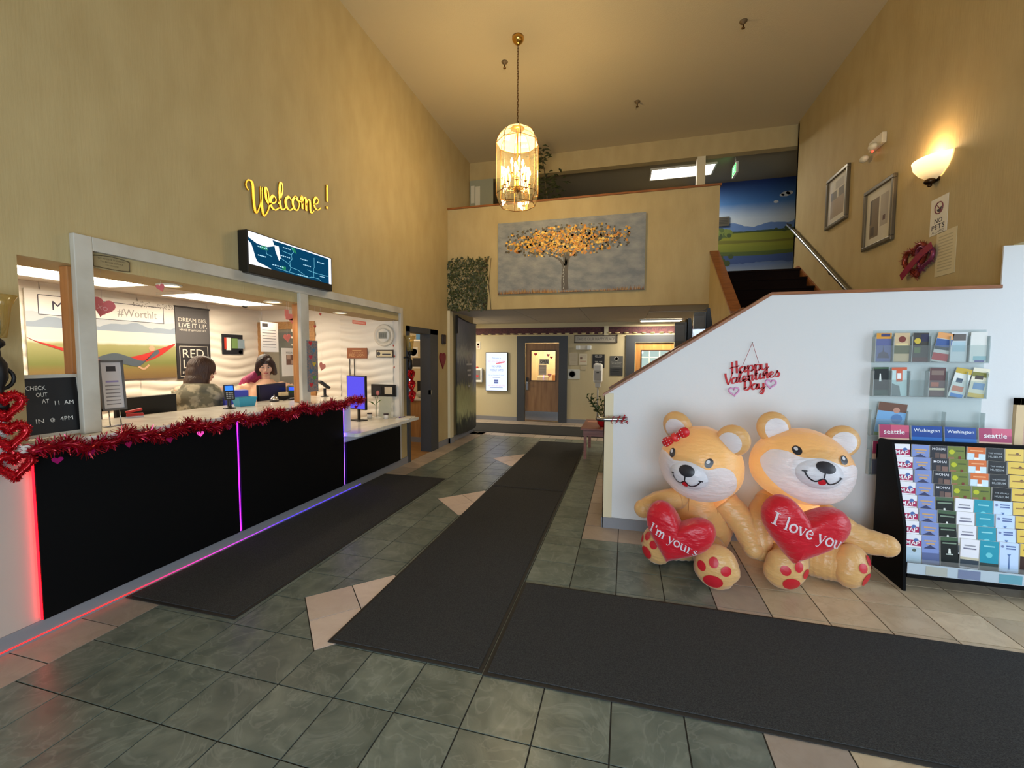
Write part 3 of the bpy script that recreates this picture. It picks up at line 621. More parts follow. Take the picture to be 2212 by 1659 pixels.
# ------------------------------------------------------------------ script and serif strokes
GL = {
 'W': (2.25, [[(.3, 1.3), (.1, 1.6), (.3, 2), (.65, 1.9), (.7, .9), (.8, .1), (1, 0), (1.35, .9), (1.4, 1.95)], [(1.4, 1.95), (1.4, .9), (1.5, .1), (1.7, 0), (2.1, .8), (2.0, 1.9), (1.8, 1.95), (1.85, 1.2), (2.2, .9)]]),
 'e': (.86, [[(0, .3), (.5, .55), (.6, .85), (.35, 1), (.08, .6), (.15, .12), (.5, 0), (.9, .3)]]),
 'l': (.66, [[(0, .3), (.4, 1.2), (.45, 1.9), (.25, 1.9), (.15, 1.2), (.2, .2), (.45, 0), (.75, .3)]]),
 'c': (.8, [[(.7, .8), (.45, 1), (.1, .6), (.2, .1), (.55, 0), (.9, .3)]]),
 'o': (.95, [[(.4, 1), (.08, .6), (.2, .05), (.55, 0), (.8, .5), (.6, .95), (.4, 1), (.6, .8), (1, .8)]]),
 'm': (1.6, [[(0, .6), (.2, 1), (.22, 0)], [(.22, .4), (.45, .95), (.65, .9), (.66, 0)], [(.66, .4), (.9, .95), (1.12, .9), (1.15, .2), (1.3, 0), (1.6, .3)]]),
 '!': (.5, [[(.3, 2.1), (.25, .65)], [(.22, .2), (.22, 0)]]),
 'H': (1.35, [[(.3, 2), (.38, 0)], [(.95, 2.1), (1.08, 0)], [(0, .9), (.2, 1.1), (1.05, 1.1), (1.4, 1.3)]]),
 'a': (1.25, [[(.95, .85), (.6, 1), (.15, .6), (.25, .05), (.6, 0), (.92, .5), (.98, .95)], [(1, 1), (.93, .3), (1.08, 0), (1.35, .3)]]),
 'p': (1.1, [[(0, .5), (.22, 1.05), (.28, -.9)], [(.26, .4), (.45, .95), (.82, .95), (.95, .5), (.75, .05), (.4, .12)], [(.7, .05), (1.15, .35)]]),
 'y': (1.1, [[(.05, 1), (.08, .35), (.4, 0), (.8, .4)], [(.82, 1), (.88, -.4), (.6, -.95), (.3, -.65), (.7, -.1), (1.2, .4)]]),
 'V': (1.05, [[(.1, 2), (.2, 1.2), (.6, 0), (.75, .1), (1.15, 1.5), (1.3, 2.1)]]),
 'n': (1.1, [[(0, .6), (.2, 1), (.22, 0)], [(.22, .4), (.5, .95), (.75, .9), (.75, .2), (.9, 0), (1.15, .3)]]),
 't': (.7, [[(.3, 1.7), (.25, .3), (.45, 0), (.75, .3)], [(0, 1.1), (.6, 1.15)]]),
 'i': (.62, [[(.05, .5), (.25, 1), (.22, .2), (.4, 0), (.7, .3)]]),
 's': (.85, [[(0, .2), (.45, 1), (.35, .8), (.7, .45), (.5, 0), (.1, .12)]]),
 'D': (1.6, [[(.5, 2), (.5, .1)], [(.15, 1.6), (.7, 2.05), (1.35, 1.6), (1.45, .7), (1, 0), (.5, 0), (.4, .3), (.9, .5)]]),
 ' ': (.7, []), }
SG = {  # upright serif letters
 'I': (.75, [[(.35, 1.5), (.35, 0)]], [[(.08, 1.48), (.62, 1.48)], [(.08, .02), (.62, .02)]]),
 "'": (.3, [[(.15, 1.5), (.12, 1.1)]], []),
 'l': (.55, [[(.25, 1.55), (.25, 0)]], [[(.05, .02), (.46, .02)], [(.05, 1.5), (.25, 1.53)]]),
 'm': (1.45, [[(.2, 1), (.2, 0)], [(.28, .7), (.5, .98), (.68, .8), (.68, 0)], [(.75, .7), (.97, .98), (1.15, .8), (1.15, 0)]], [[(.02, .97), (.2, .99)], [(.03, .02), (.37, .02)], [(.52, .02), (.84, .02)], [(1.0, .02), (1.32, .02)]]),
 'o': (.95, [[(.45, 1), (.12, .75), (.12, .25), (.45, 0)], [(.45, 1), (.78, .75), (.78, .25), (.45, 0)]], []),
 'v': (.95, [[(.12, 1), (.46, 0)]], [[(.8, 1), (.48, 0)], [(0, .98), (.3, .98)], [(.62, .98), (.92, .98)]]),
 'e': (.85, [[(.42, 1), (.1, .7), (.12, .25), (.45, 0), (.74, .2)]], [[(.42, 1), (.7, .8), (.72, .56)], [(.12, .55), (.72, .55)]]),
 'y': (.95, [[(.12, 1), (.48, .05)]], [[(.82, 1), (.44, -.2), (.22, -.5), (.08, -.42)], [(0, .98), (.3, .98)], [(.64, .98), (.94, .98)]]),
 'u': (1.05, [[(.2, 1), (.2, .3), (.4, .02)], [(.78, 1), (.78, 0)]], [[(.4, .02), (.6, .06), (.78, .35)], [(.02, .97), (.2, .98)], [(.6, .97), (.78, .98)], [(.78, .03), (.96, .03)]]),
 'r': (.75, [[(.2, 1), (.2, 0)]], [[(.02, .97), (.2, .98)], [(.03, .02), (.42, .02)], [(.24, .65), (.4, .95), (.62, .9)]]),
 's': (.75, [[(.14, .75), (.5, .45), (.6, .2)]], [[(.58, .82), (.36, 1), (.14, .78)], [(.6, .2), (.36, 0), (.1, .18)]]),
 ' ': (.45, [], []), }
def script(q, word, x, y, s, wmin, wmax, z0, z1, rise=0.0):
    for ch in word:
        adv, strokes = GL[ch]
        for st in strokes: q.ribbon([(x+px*s, y+rise*(x+px*s*0)+py*s) for px, py in st], wmin, wmax, z0, z1, 5)
        x += adv*s
    return x
def serif_len(word, s): return sum(SG[c][0] for c in word)*s

# ------------------------------------------------------------------ on the left wall
t = thing('welcome_sign', 'gold cursive lettering on the left wall reading Welcome', 'sign', onL(3.03, 2.885, .004))
x = 0
for ch in 'Welcome !':
    adv, strokes = GL[ch]; s = .1225
    if strokes:
        q = MB(GOLD)
        for st in strokes: q.ribbon([(x+px*s, .33*x+py*s) for px, py in st], .011, .025, .0, .014, 5)
        q.obj('letter', parent=t)
    x += adv*s*.96
t = thing('menu_display', 'wide black stretched screen showing a blue map above the counter', 'screen', onL(2.955, 2.317, .001))
q = MB(BLACK); q.box(0, 1.075, 0, .36, 0, .1, .006); q.obj('case', parent=t)
SB = glow('screen_blue', (10, 66, 100), .8); SW = glow('screen_white', (240, 244, 255), 1.15); SLn = glow('screen_line', (110, 190, 215), .9); SGn = glow('screen_green', (40, 130, 90), .9); STx = glow('screen_text', (170, 215, 235), 1.0)
q = MB(SB); q.quad(.012, 1.06, .075, .35, .1005)
q.m(SW); q.quad(.012, 1.06, .338, .35, .1008); q.quad(1.02, 1.06, .075, .35, .1008); q.flat([(.012, .34), (.27, .34), (.29, .29), (.2, .26), (.1, .265), (.03, .29), (.012, .3)], .1008)
q.flat([(.012, .27), (.04, .25), (.06, .2), (.08, .14), (.1, .11), (.2, .09), (.25, .075), (.012, .075)], .1008); q.flat([(.29, .3), (.34, .3), (.35, .24), (.36, .2), (.34, .17), (.32, .21), (.3, .25)], .1008)
q.m(SGn); q.flat([(.12, .25), (.2, .265), (.22, .235), (.14, .225)], .1009); q.flat([(.48, .33), (.54, .33), (.56, .28), (.51, .3)], .1009); q.flat([(.36, .13), (.42, .13), (.42, .1), (.38, .1)], .1009)
q.m(SLn)
for pl in ([(.5, .33), (.52, .29), (.49, .26), (.5, .22), (.47, .19), (.48, .13), (.46, .09)], [(.19, .26), (.2, .2), (.26, .19)], [(.36, .2), (.45, .17), (.48, .14), (.58, .13), (.66, .1)], [(.8, .3), (.8, .2), (.79, .19), (.79, .1)], [(.3, .1), (.47, .09), (.72, .085), (.76, .1), (.86, .1), (.9, .08)], [(.38, .27), (.5, .26)], [(.7, .16), (.8, .15), (1.0, .15)]):
    for a, b in zip(pl, pl[1:]): q.tube([(*a, .101), (*b, .101)], .0022, 4)
q.m(STx)
for tx, px, py, ww in (('', .16, .245, .11), ('', .44, .305, .1), ('', .42, .225, .12), ('', .33, .12, .14), ('', .66, .25, .1), ('', .7, .2, .11), ('', .64, .09, .14), ('', .9, .27, .11), ('', .92, .13, .08), ('', .15, .17, .09)): [q.quad(px-ww/2+ww*j/5, px-ww/2+ww*(j+.7)/5, py-.0045, py+.0045, .1012) for j in range(5)]
q.obj('screen', parent=t)

# tinsel hearts on black wall sconces
TINS = mat('red_tinsel', (190, 12, 28), .22, .6, coat=.3)
def tinsel_tube(q, path, r, n, ln, seed):
    rnd = random.Random(seed); P_ = [Vector(p) for p in path]
    for k in range(n):
        i = rnd.randrange(len(P_)-1); p = P_[i].lerp(P_[i+1], rnd.random())
        d = Vector((rnd.gauss(0, 1), rnd.gauss(0, 1), rnd.gauss(0, 1))).normalized(); e = d.cross(Vector((rnd.gauss(0, 1), rnd.gauss(0, 1), rnd.gauss(0, 1)))).normalized()
        a = p+d*r*.2; b = p+d*(r+ln*rnd.uniform(.5, 1)); w_ = e*.0035
        q.add([a-w_, a+w_, b+w_*.4, b-w_*.4], [(0, 1, 2, 3)], False)
def tinsel_heart(s, seed, r=.021):
    q = MB(TINS); pts = [(x, y, 0) for x, y in heart_pts(s, 36)]; pts.append(pts[0])
    q.tube(pts[:-1], r*.9, 7, closed=True); tinsel_tube(q, pts, r*.75, int(1700*s/.14), r*.75, seed); return q
IRON = mat('black_iron', (20, 18, 18), .45, .4); AMBERG = glassy('amber_glass', (236, 214, 160), .12, .1, .25, (210, 190, 120))
def wall_sconce(y, lb, names, sc=1.0):
    t = thing('candle_sconce', lb, 'sconce', onL(y, 1.6, .0)@Matrix.Scale(sc, 4))
    q = MB(IRON); q.lathe([(.0, 0), (.045, .0), (.045, .012), (.02, .02), (0, .02)], 16, (-.1, .0, 0)); q.tube([(-.1, 0, .02), (-.06, .01, .07), (0, .0, .09)], .012, 8); q.obj('wall_mount', parent=t)
    q = MB(IRON)
    q.at(T(0, 0, .09) @ RX(-90)); q.lathe([(.0, -.3), (.03, -.295), (.034, -.26), (.014, -.23), (.018, -.17), (.036, -.12), (.036, -.04), (.015, .0), (.012, .04), (.032, .06), (.032, .08), (.012, .1), (.02, .13), (.022, .19), (.008, .23), (.0, .24)], 14); q.obj('stem', parent=t)
    q = MB(IRON); q.at(T(0, 0, .09)); q.tube([(.0+.06*math.cos(a*.35), -.12+.06*math.sin(a*.35), 0) for a in range(18)], .01, 6, closed=True); q.obj('scroll', parent=t)
    q = MB(AMBERG); q.at(T(0, 0, .09) @ RX(-90)); q.lathe([(.04, .1), (.05, .17), (.062, .27), (.09, .33)], 18, smooth=True); q.obj('glass_shade', parent=t)
    q = MB(glassy('crystal_drop', (235, 240, 248), .25, .05, .1)); q.at(T(0, 0, .09) @ RX(-90)); q.lathe([(.0, -.62), (.02, -.58), (.028, -.42), (.022, -.31), (0, -.3)], 8, smooth=False); q.obj('glass_rod', parent=t)
    for k, nm in enumerate(names):
        h = tinsel_heart(.15*sc, 11+k+int(y*10)); o = h.obj('tinsel_heart', onL(y+.012*k, 1.338-.158*k*1.0, .11)); tag(o, nm, 'decoration', 'red tinsel hearts under the wall sconces')
wall_sconce(1.437, 'black candle sconce with amber glass at the left edge of the picture', ['red tinsel heart on the left sconce, topmost of three', 'red tinsel heart on the left sconce, middle of three', 'red tinsel heart on the left sconce, lowest of three'], .95)
wall_sconce(5.765, 'black candle sconce with amber glass beside the office door', ['red tinsel heart beside the office door, topmost of three', 'red tinsel heart beside the office door, middle of three', 'red tinsel heart beside the office door, lowest of three'])

# small frame and glitter heart right of the office door
t = thing('small_frame', 'tiny dark square frame on the wall right of the office door', 'frame', onL(7.165, 1.94, .001))
q = MB(P(40, 26, 22)); q.box(-.075, .075, -.085, .085, 0, .03, .008); q.obj('frame', parent=t); q = MB(P(70, 50, 46)); q.box(-.04, .04, -.05, .05, .03, .032); q.obj('picture', parent=t)
q = MB(mat('glitter_heart', (150, 36, 52), .4, .3, bump=(400, .8))); q.prism(heart_pts(.27, 40), 0, .02); solo('glitter_heart', 'long dark red glitter heart on the wall right of the office door', 'decoration', q, onL(7.12, 1.55, .002) @ Matrix.Diagonal((1, 1.25, 1, 1)))

# office door frame in the left wall and the room behind
q = MB(DARKT); q.box(-3.37, -3.175, 5.815, 5.89, 0, 2.085); q.box(-3.37, -3.175, 6.6, 6.89, 0, 2.085); q.box(-3.37, -3.175, 5.815, 6.89, 2.0, 2.085); d1 = struct('door_1', q)
q = MB(STEEL); q.box(-3.22, -3.17, 6.6, 6.64, .98, 1.06); q.obj('strike_plate', parent=d1)
q = MB(mat('back_office_wall', (200, 182, 144), .7)); q.box(-5.2, -3.36, 8.0, 8.1, 0, 2.5); q.box(-5.3, -5.2, 5.81, 8.1, 0, 2.5); struct('wall_back_office', q)
q = MB(mat('back_office_ceiling', (180, 168, 140), .8)); q.box(-5.3, -3.36, 5.81, 8.1, 2.45, 2.5); struct('ceiling_back_office', q)
point('back_office_fill', (-4.2, 6.6, 2.3), 20, (1, .82, .6), .1)  # unseen point light without a fixture, added to light the back office
t = thing('base_cabinet', 'oak base cabinet with a grey toe kick seen through the office door', 'cabinet', T(-3.8, 7.3, 0))
q = MB(OAK); q.box(-.7, .42, 0, .5, .1, .8); q.obj('body', parent=t); q = MB(BASE); q.box(-.7, .42, -.005, .4, 0, .1); q.obj('toe_kick', parent=t); q = MB(P(214, 206, 188)); q.box(-.72, .43, -.03, .52, .8, .84); q.obj('worktop', parent=t)
t = thing('wall_shelf', 'white shelves on the wall above the oak cabinet', 'shelf', T(-3.7, 7.6, 0))
q = MB(P(220, 214, 200))
for z in (1.4, 1.92): q = MB(P(220, 214, 200)); q.box(-.3, .33, -.2, .1, z, z+.03); q.obj('shelf_board', parent=t)
q = MB(P(220, 214, 200)); q.box(.1, .14, -.18, .1, 1.43, 1.92); q.obj('upright', parent=t)
def small(name, label, cat, m, bx, bev=.004, group=None):
    q = MB(m); q.box(*bx, bev); return solo(name, label, cat, q, None, group)
small('blue_box', 'blue cardboard box on the top shelf in the back office', 'box', P(40, 110, 160), (-3.86, -3.46, 7.4, 7.62, 1.951, 2.18))
q = MB(P(236, 232, 220)); q.lathe([(.035, 0), (.035, .13), (.0, .14)], 12); solo('white_bottle', 'white bottle on the lower shelf in the back office', 'bottle', q, T(-3.72, 7.5, 1.43))
small('storage_tin', 'dark tin on the lower shelf in the back office', 'tin', P(34, 30, 30), (-3.95, -3.78, 7.42, 7.56, 1.431, 1.6))
small('tablet_monitor', 'black monitor on the back office worktop', 'monitor', BLACK, (-3.95, -3.75, 7.6, 7.63, .842, 1.15))
q = MB(P(170, 166, 156)); q.ball((0, 0, .07), (.13, .1, .07), 12, 8); q.ball((.14, .03, .045), (.1, .08, .045), 12, 8); solo('crumpled_bag', 'crumpled grey bag on the back office worktop', 'bag', q, T(-3.75, 7.42, .842))
q = MB(P(190, 40, 36)); q.lathe([(.04, 0), (.045, .1), (.04, .11), (.0, .11)], 12); solo('red_cup', 'red cup on the back office worktop', 'cup', q, T(-3.48, 7.6, .842))
q = MB(P(230, 226, 214)); q.box(-.12, .12, -.1, .1, 0, .01); q.m(P(30, 30, 34)); q.lathe([(.0, .0105), (.075, .0105)], 20, (.02, 0, 0)); q.m(P(230, 226, 214)); q.lathe([(.0, .011), (.06, .011)], 20, (.045, .01, 0)); solo('moon_poster', 'white poster with a black crescent in the back office', 'poster', q, onB(-4.25, 1.72, 7.998))

# ------------------------------------------------------------------ garland on the counter edge
t = thing('tinsel_garland', 'red tinsel garland draped along the front edge of the countertop', 'garland')
rnd = random.Random(5); path = []
for k in range(150):
    y = 1.5+(4.46-1.5)*k/149; path.append((-3.035+.01*math.sin(k*.7), y, 1.09+.022*math.sin(k*.33)+.012*math.sin(k*.9)+(.03*(k-136)/13 if k > 136 else 0)))
q = MB(mat('red_tinsel_dark', (150, 8, 26), .25, .5)); q.tube(path, .022, 6); tinsel_tube(q, path, .022, 5200, .05, 3); q.m(mat('pink_tinsel', (214, 40, 90), .2, .6)); tinsel_tube(q, path, .025, 700, .045, 9); o = q.obj('tinsel', parent=t); o['kind'] = 'stuff'
PETAL = mat('foil_heart_pink', (190, 30, 120), .2, .6); q0 = MB(PETAL); q0.prism(heart_pts(.05, 20), 0, .002); hm_ = q0.mesh('foil_heart')
for y in (1.6, 1.75, 1.95, 2.2, 2.42, 2.66, 2.98, 3.35, 3.72, 4.02, 4.3):
    o = bpy.data.objects.new('foil_heart', hm_); COL.objects.link(o); o.parent = t; o.matrix_local = T(-3.02, y, 1.035-.01*math.sin(y*9)) @ RZ(90+20*math.sin(y*7)) @ RX(90+15*math.sin(y*5))

# ------------------------------------------------------------------ on the counter
t = thing('letter_board', 'black letter board with check out and check in times on the counter', 'sign', onL(1.578, 1.155, -.02) @ RX(-6))
q = MB(P(186, 180, 166)); W_, H_ = .25, .32
for b in ((-.01, W_+.01, -.02, .0), (-.01, W_+.01, H_, H_+.02), (-.015, .0, -.02, H_+.02), (W_, W_+.02, -.02, H_+.02)): q.box(b[0], b[1], b[2], b[3], 0, .02)
q.obj('frame', parent=t); q = MB(P(14, 14, 16)); q.box(0, W_, 0, H_, 0, .01); q.obj('felt', parent=t)
for tx, a, b, ww in (('CHECK', .06, .265, .085), ('OUT', .082, .225, .05), ('AT', .095, .187, .032), ('11', .145, .172, .02), ('AM', .2, .172, .045), ('IN', .06, .075, .035), ('@', .115, .075, .022), ('4PM', .18, .078, .06)):
    q = MB(P(226, 224, 216)); q.text(tx, a, b, .03, .012, w=ww, h=.024); q.obj('lettering', parent=t)
t = thing('menu_stand', 'grey framed sheet holder standing on the counter near its left end', 'sign holder', onL(2.02, 1.131, -.15) @ RX(-4))
q = MB(P(96, 96, 96)); 
for b in ((0, .145, .105, .12), (0, .145, .43, .445), (0, .013, .105, .445), (.132, .145, .105, .445)): q.box(b[0], b[1], b[2], b[3], 0, .012)
q.obj('frame', parent=t); q = MB(P(206, 204, 206)); q.box(.013, .132, .12, .43, .002, .006); q.m(P(50, 48, 52)); q.box(.045, .1, .37, .405, .006, .0065); q.m(P(150, 140, 190)); q.quad(.035, .11, .295, .307, .0066); q.m(P(120, 116, 120))
for k in range(6): q.quad(.03, .115, .27-.025*k, .276-.025*k, .0066)
q.obj('sheet', parent=t); q = MB(STEEL); q.tube([(.04, .0, 0), (.04, .11, 0)], .004, 6); q.tube([(.105, .0, 0), (.105, .11, 0)], .004, 6); q.box(.0, .145, -.001, .004, -.03, .03); q.obj('stand', parent=t)
q = MB(P(186, 40, 34)); q.box(-.05, .05, -.02, .02, .01, .03, .004); q.m(STEEL); q.box(-.055, .05, -.018, .018, 0, .01); q.m(P(186, 40, 34)); q.at(T(-.05, 0, .02) @ RY(-12)).box(0, .1, -.02, .02, .012, .03, .004); solo('stapler', 'red stapler on the counter beside the sheet holder', 'stapler', q, T(-3.68, 2.43, 1.131) @ RZ(60))
def terminal(label, M, tilt, screen):
    t = thing('card_terminal', label, 'card terminal', M, 'card terminals on the counter')
    q = MB(BLACK); q.lathe([(.05, 0), (.05, .006), (.02, .012), (.016, .03), (.016, .085), (.02, .1), (0, .1)], 18); q.obj('stand', parent=t)
    TM = T(0, 0, .14) @ RX(tilt)
    q = MB(BLACK); q.at(TM); q.box(-.042, .042, -.065, .08, -.015, .015, .008); bo = q.obj('body', parent=t)
    q = MB(screen); q.at(TM); q.box(-.032, .032, .022, .065, .0155, .017); q.obj('display', parent=bo)
    q = MB(P(150, 150, 150)); q.at(TM)
    for i in range(3):
        for j in range(4): q.box(-.027+i*.02, -.013+i*.02, -.055+j*.017, -.045+j*.017, .0152, .018)
    q.obj('keypad', parent=bo)
terminal('black card terminal with a lit blue display facing the camera', T(-3.5, 3.09, 1.131) @ RZ(62), 75, glow('terminal_blue', (50, 110, 240), 1.6))
terminal('black card terminal tilted sideways beside the middle post', T(-3.5, 4.375, 1.131) @ RZ(150), 38, P(60, 64, 70))
q = MB(P(50, 150, 180)); V = [(-.09, -.055), (.09, -.055), (.09, .055), (-.09, .055)]; 
q.add([(x*.8, y*.8, 0) for x, y in V]+[(x, y, .085) for x, y in V]+[(x*.94, y*.92, .085) for x, y in V]+[(x*.76, y*.74, .006) for x, y in V], [(3, 2, 1, 0)]+[(i, (i+1) % 4, 4+(i+1) % 4, 4+i) for i in range(4)]+[(4+i, 4+(i+1) % 4, 8+(i+1) % 4, 8+i) for i in range(4)]+[(8+i, 8+(i+1) % 4, 12+(i+1) % 4, 12+i) for i in range(4)]+[(12, 13, 14, 15)])
solo('plastic_basket', 'turquoise plastic basket on the counter behind the card terminal', 'basket', q, T(-3.55, 3.3, 1.131) @ RZ(80))
t = thing('service_bell', 'chrome service bell on the counter', 'bell', T(-3.62, 3.73, 1.131))
q = MB(BLACK); q.lathe([(.045, 0), (.045, .008), (.03, .012), (0, .012)], 20); q.obj('base', parent=t); q = MB(mat('chrome', (220, 220, 220), .08, 1.0)); q.lathe([(.042, .014), (.04, .03), (.028, .046), (.008, .052), (0, .052)], 22); q.obj('dome', parent=t); q = MB(STEEL); q.lathe([(.004, .052), (.004, .062), (.009, .066), (0, .07)], 10); q.obj('plunger', parent=t)
t = thing('card_holder', 'black card holder with beige cards on the counter', 'card holder', T(-3.66, 3.9, 1.131) @ RZ(75)); q = MB(BLACK); q.box(-.055, .055, -.03, .03, 0, .045); q.obj('box', parent=t); q = MB(P(206, 184, 140)); q.box(-.045, .045, -.02, .02, .045, .085); q.obj('cards', parent=t)
q = MB(BLACK); q.box(-.06, .06, -.02, .02, 0, .012, .003); q.tube([(-.06, 0, .006), (-.1, .01, .005), (-.15, -.02, .005)], .003, 5); solo('scanner', 'small black handset with a cord lying right of the bell', 'scanner', q, T(-3.58, 3.93, 1.131) @ RZ(95))
# monitors and things on the desk
def monitor(label, M, w_, h_, face, z0=.0):
    t = thing('monitor', label, 'monitor', M)
    q = MB(BLACK); q.box(-w_/2, w_/2, -.018, .018, z0, z0+h_, .005); c = q.obj('case', parent=t)
    q = MB(face); q.box(-w_/2+.012, w_/2-.012, -.0195, -.018, z0+.012, z0+h_-.012); q.obj('screen', parent=c)
    q = MB(BLACK); q.box(-.02, .02, .018, .04, 0, z0+.15); q.box(-.11, .11, -.05, .09, 0, .012); q.obj('foot', parent=t); return t
monitor('black monitor seen from behind in front of the person in the peach sweater', T(-3.9, 3.99, .761) @ RZ(-75), .54, .34, P(40, 44, 60), .2)
monitor('dark monitor seen from behind below the hammock poster, right one', T(-3.9, 2.67, .761) @ RZ(-85), .5, .34, P(40, 44, 60), .17)
monitor('dark monitor seen from behind below the hammock poster, left one', T(-3.88, 2.14, .761) @ RZ(-80), .42, .34, P(40, 44, 60), .16)
q = MB(P(206, 190, 160)); q.box(-.06, .06, -.05, .05, 0, .16); solo('tissue_box', 'pale tissue box on the desk between the two dark monitors', 'box', q, T(-3.62, 2.33, .761))
q = MB(P(90, 92, 84)); q.box(-.09, .09, -.05, .05, 0, .5, .02); q.m(glow('printer_screen', (60, 90, 220), 1.2)); q.box(-.05, .05, -.052, -.05, .44, .48); q.m(P(60, 110, 60)); q.box(-.05, .05, -.052, -.05, .41, .44); solo('label_printer', 'grey desk printer with a blue and green display behind the monitor', 'printer', q, T(-3.9, 4.345, .761) @ RZ(10))
q = MB(P(60, 70, 190)); q.box(-.1, .1, -.07, .07, 0, .5); solo('blue_file_box', 'blue file box between the two people behind the counter', 'box', q, T(-3.88, 3.5, .761) @ RZ(60))
# end monitor and things on the low counter
t = monitor('slim monitor with a violet screen on the low counter', T(-3.62, 5.18, .721) @ RZ(-20), .42, .47, glow('violet_screen', (96, 86, 235), .85), .16)
t = thing('rose_vase', 'clear glass vase with one pink rose on the low counter', 'vase', T(-3.42, 5.33, .721))
q = MB(CLEAR); q.lathe([(.045, .0), (.04, .05), (.016, .1), (.018, .17)], 18); q.obj('vase', parent=t)
q = MB(P(96, 120, 60)); q.tube([(0, 0, .03), (.005, 0, .2), (.02, .02, .36)], .005, 6)
for a, z in ((0, .22), (2, .26), (4, .2), (5.2, .27)): q.add([(0, 0, z), (.06*math.cos(a), .06*math.sin(a), z+.04), (.1*math.cos(a), .1*math.sin(a), z+.07), (.05*math.cos(a)+.02, .05*math.sin(a)-.02, z+.06)], [(0, 1, 2, 3)])
q.obj('stem', parent=t); q = MB(P(226, 130, 120)); q.ball((.02, .02, .38), (.026, .026, .034), 10, 8, lambda d, p: p*(1+.12*math.sin(6*math.atan2(d.y, d.x)))); q.obj('bloom', parent=t)
t = thing('paper_holder', 'clear sheet holder with paper standing behind the rose', 'sign holder', T(-3.38, 5.52, .721) @ RZ(8) @ RX(78)); q = MB(ACRYL); q.box(-.12, .12, 0, .32, 0, .004); q.obj('holder', parent=t); q = MB(P(222, 206, 176)); q.box(-.11, .07, .02, .31, -.004, -.001); q.obj('paper', parent=t)
for dx, lb in ((-3.6, 'small white jar left of the rose vase'), (-3.33, 'small white jar right of the rose vase')):
    t = thing('jar', lb, 'jar', T(dx, 5.45, .721), 'small jars on the low counter'); q = MB(P(226, 220, 210)); q.lathe([(.035, 0), (.035, .06), (0, .06)], 14); q.obj('body', parent=t); q = MB(P(60, 40, 40)); q.lathe([(.037, .06), (.037, .075), (0, .075)], 14); q.obj('lid', parent=t)
q = MB(PAPER); q.box(-.1, .1, -.14, .14, 0, .012); solo('notepad', 'white notepad at the right end of the low counter', 'notepad', q, T(-3.1, 5.6, .7205) @ RZ(10))
q = MB(P(90, 60, 150)); q.tube([(-.06, 0, .006), (.06, .02, .006)], .005, 6); q.tube([(-.05, .03, .006), (.05, -.01, .006)], .004, 6); solo('pens', 'crossed purple pens lying on the white notepad', 'pens', q, T(-3.13, 5.56, .7325) @ RZ(70))

# hearts hanging in the opening, notices, printed strip
def hang(name, label, y, z, mbuild, x=-3.26, zt=2.149, sc=1.0):
    t = thing(name, label, 'decoration', onL(y, z, 0, x), 'hearts hanging in the counter opening'); o = mbuild.obj('cutout', parent=t)
    q = MB(P(220, 214, 206)); q.tube([(0, .01, .0), (0, zt-z, .0)], .0008, 4); q.obj('thread', parent=t)
HR = P(222, 112, 116); HP = P(240, 128, 110)
def hcard(s, m, a=0, txt=None):
    q = MB(m); q.at(RZ(a)); q.prism(heart_pts(s, 32), -.001, .001)
    if txt: q.m(P(240, 180, 180)); q.text(txt, 0, 0, s*.3, .0015, w=s*.4)
    return q
hang('hanging_heart', 'large pink paper heart with XO hanging left of the frame post', 1.995, 1.912, hcard(.145, HR, -14, 'XO'))
hang('hanging_heart', 'small pink paper heart hanging beside the left downlight', 2.36, 2.098, hcard(.065, HR, 20))
hang('hanging_heart', 'coral paper heart hanging left of the middle post, in front of the office door', 3.545, 1.79, hcard(.1, HP, 10))
hang('hanging_heart', 'pale pink paper heart hanging right of the middle post', 4.04, 1.494, hcard(.11, P(236, 150, 136), -20))
q = MB(HP); q.box(-.04, .05, -.05, .01, -.001, .001); q.box(-.05, .0, -.02, .05, -.0012, .0012); q.flat([(.0, -.05), (.05, -.09), (.05, -.03)], .001); hang('hanging_cutout', 'coral paper cut-out hanging high left of the middle post', 3.57, 2.025, q)
q = MB(HP); q.box(-.14, .14, -.022, .022, -.001, .001); q.m(P(250, 190, 170)); [q.quad(-.12+.027*j, -.102+.027*j, -.011, .011, .0015) for j in range(9)]; hang('hanging_banner', 'coral paper strip with lettering hanging right of the middle post', 4.74, 2.043, q)
for y, z, lb in ((5.555, 1.775, 'tiny red heart by the right jamb, uppermost of three'), (5.58, 1.62, 'tiny red heart by the right jamb, middle of three'), (5.57, 1.46, 'tiny red heart by the right jamb, lowest of three'), (4.03, 2.076, 'tiny red heart high up right of the middle post'), (3.94, 1.932, 'tiny red heart next to the middle post edge')):
    hang('tiny_heart', lb, y, z, hcard(.04, P(196, 80, 70)))
q = MB(mat('printed_strip', (150, 120, 110), .6, noise=((90, 110, 120), (60, 60, 60), 3, .4, .6))); q.box(0, .155, 0, .53, 0, .004)
for k, (c, s) in enumerate((((190, 40, 50), 1), ((70, 120, 150), 1), ((180, 50, 70), 1), ((200, 170, 60), 0), ((60, 110, 150), 1), ((90, 140, 60), 0), ((190, 40, 50), 1))):
    q.m(P(*c)); q.flat([(.05+.05*(k % 2)+x, .5-.072*k+y) for x, y in heart_pts(.06, 16)], .0045)
solo('printed_strip', 'colourful printed heart strip hanging on the middle frame post', 'decoration', q, onL(3.69, 1.245, .041))
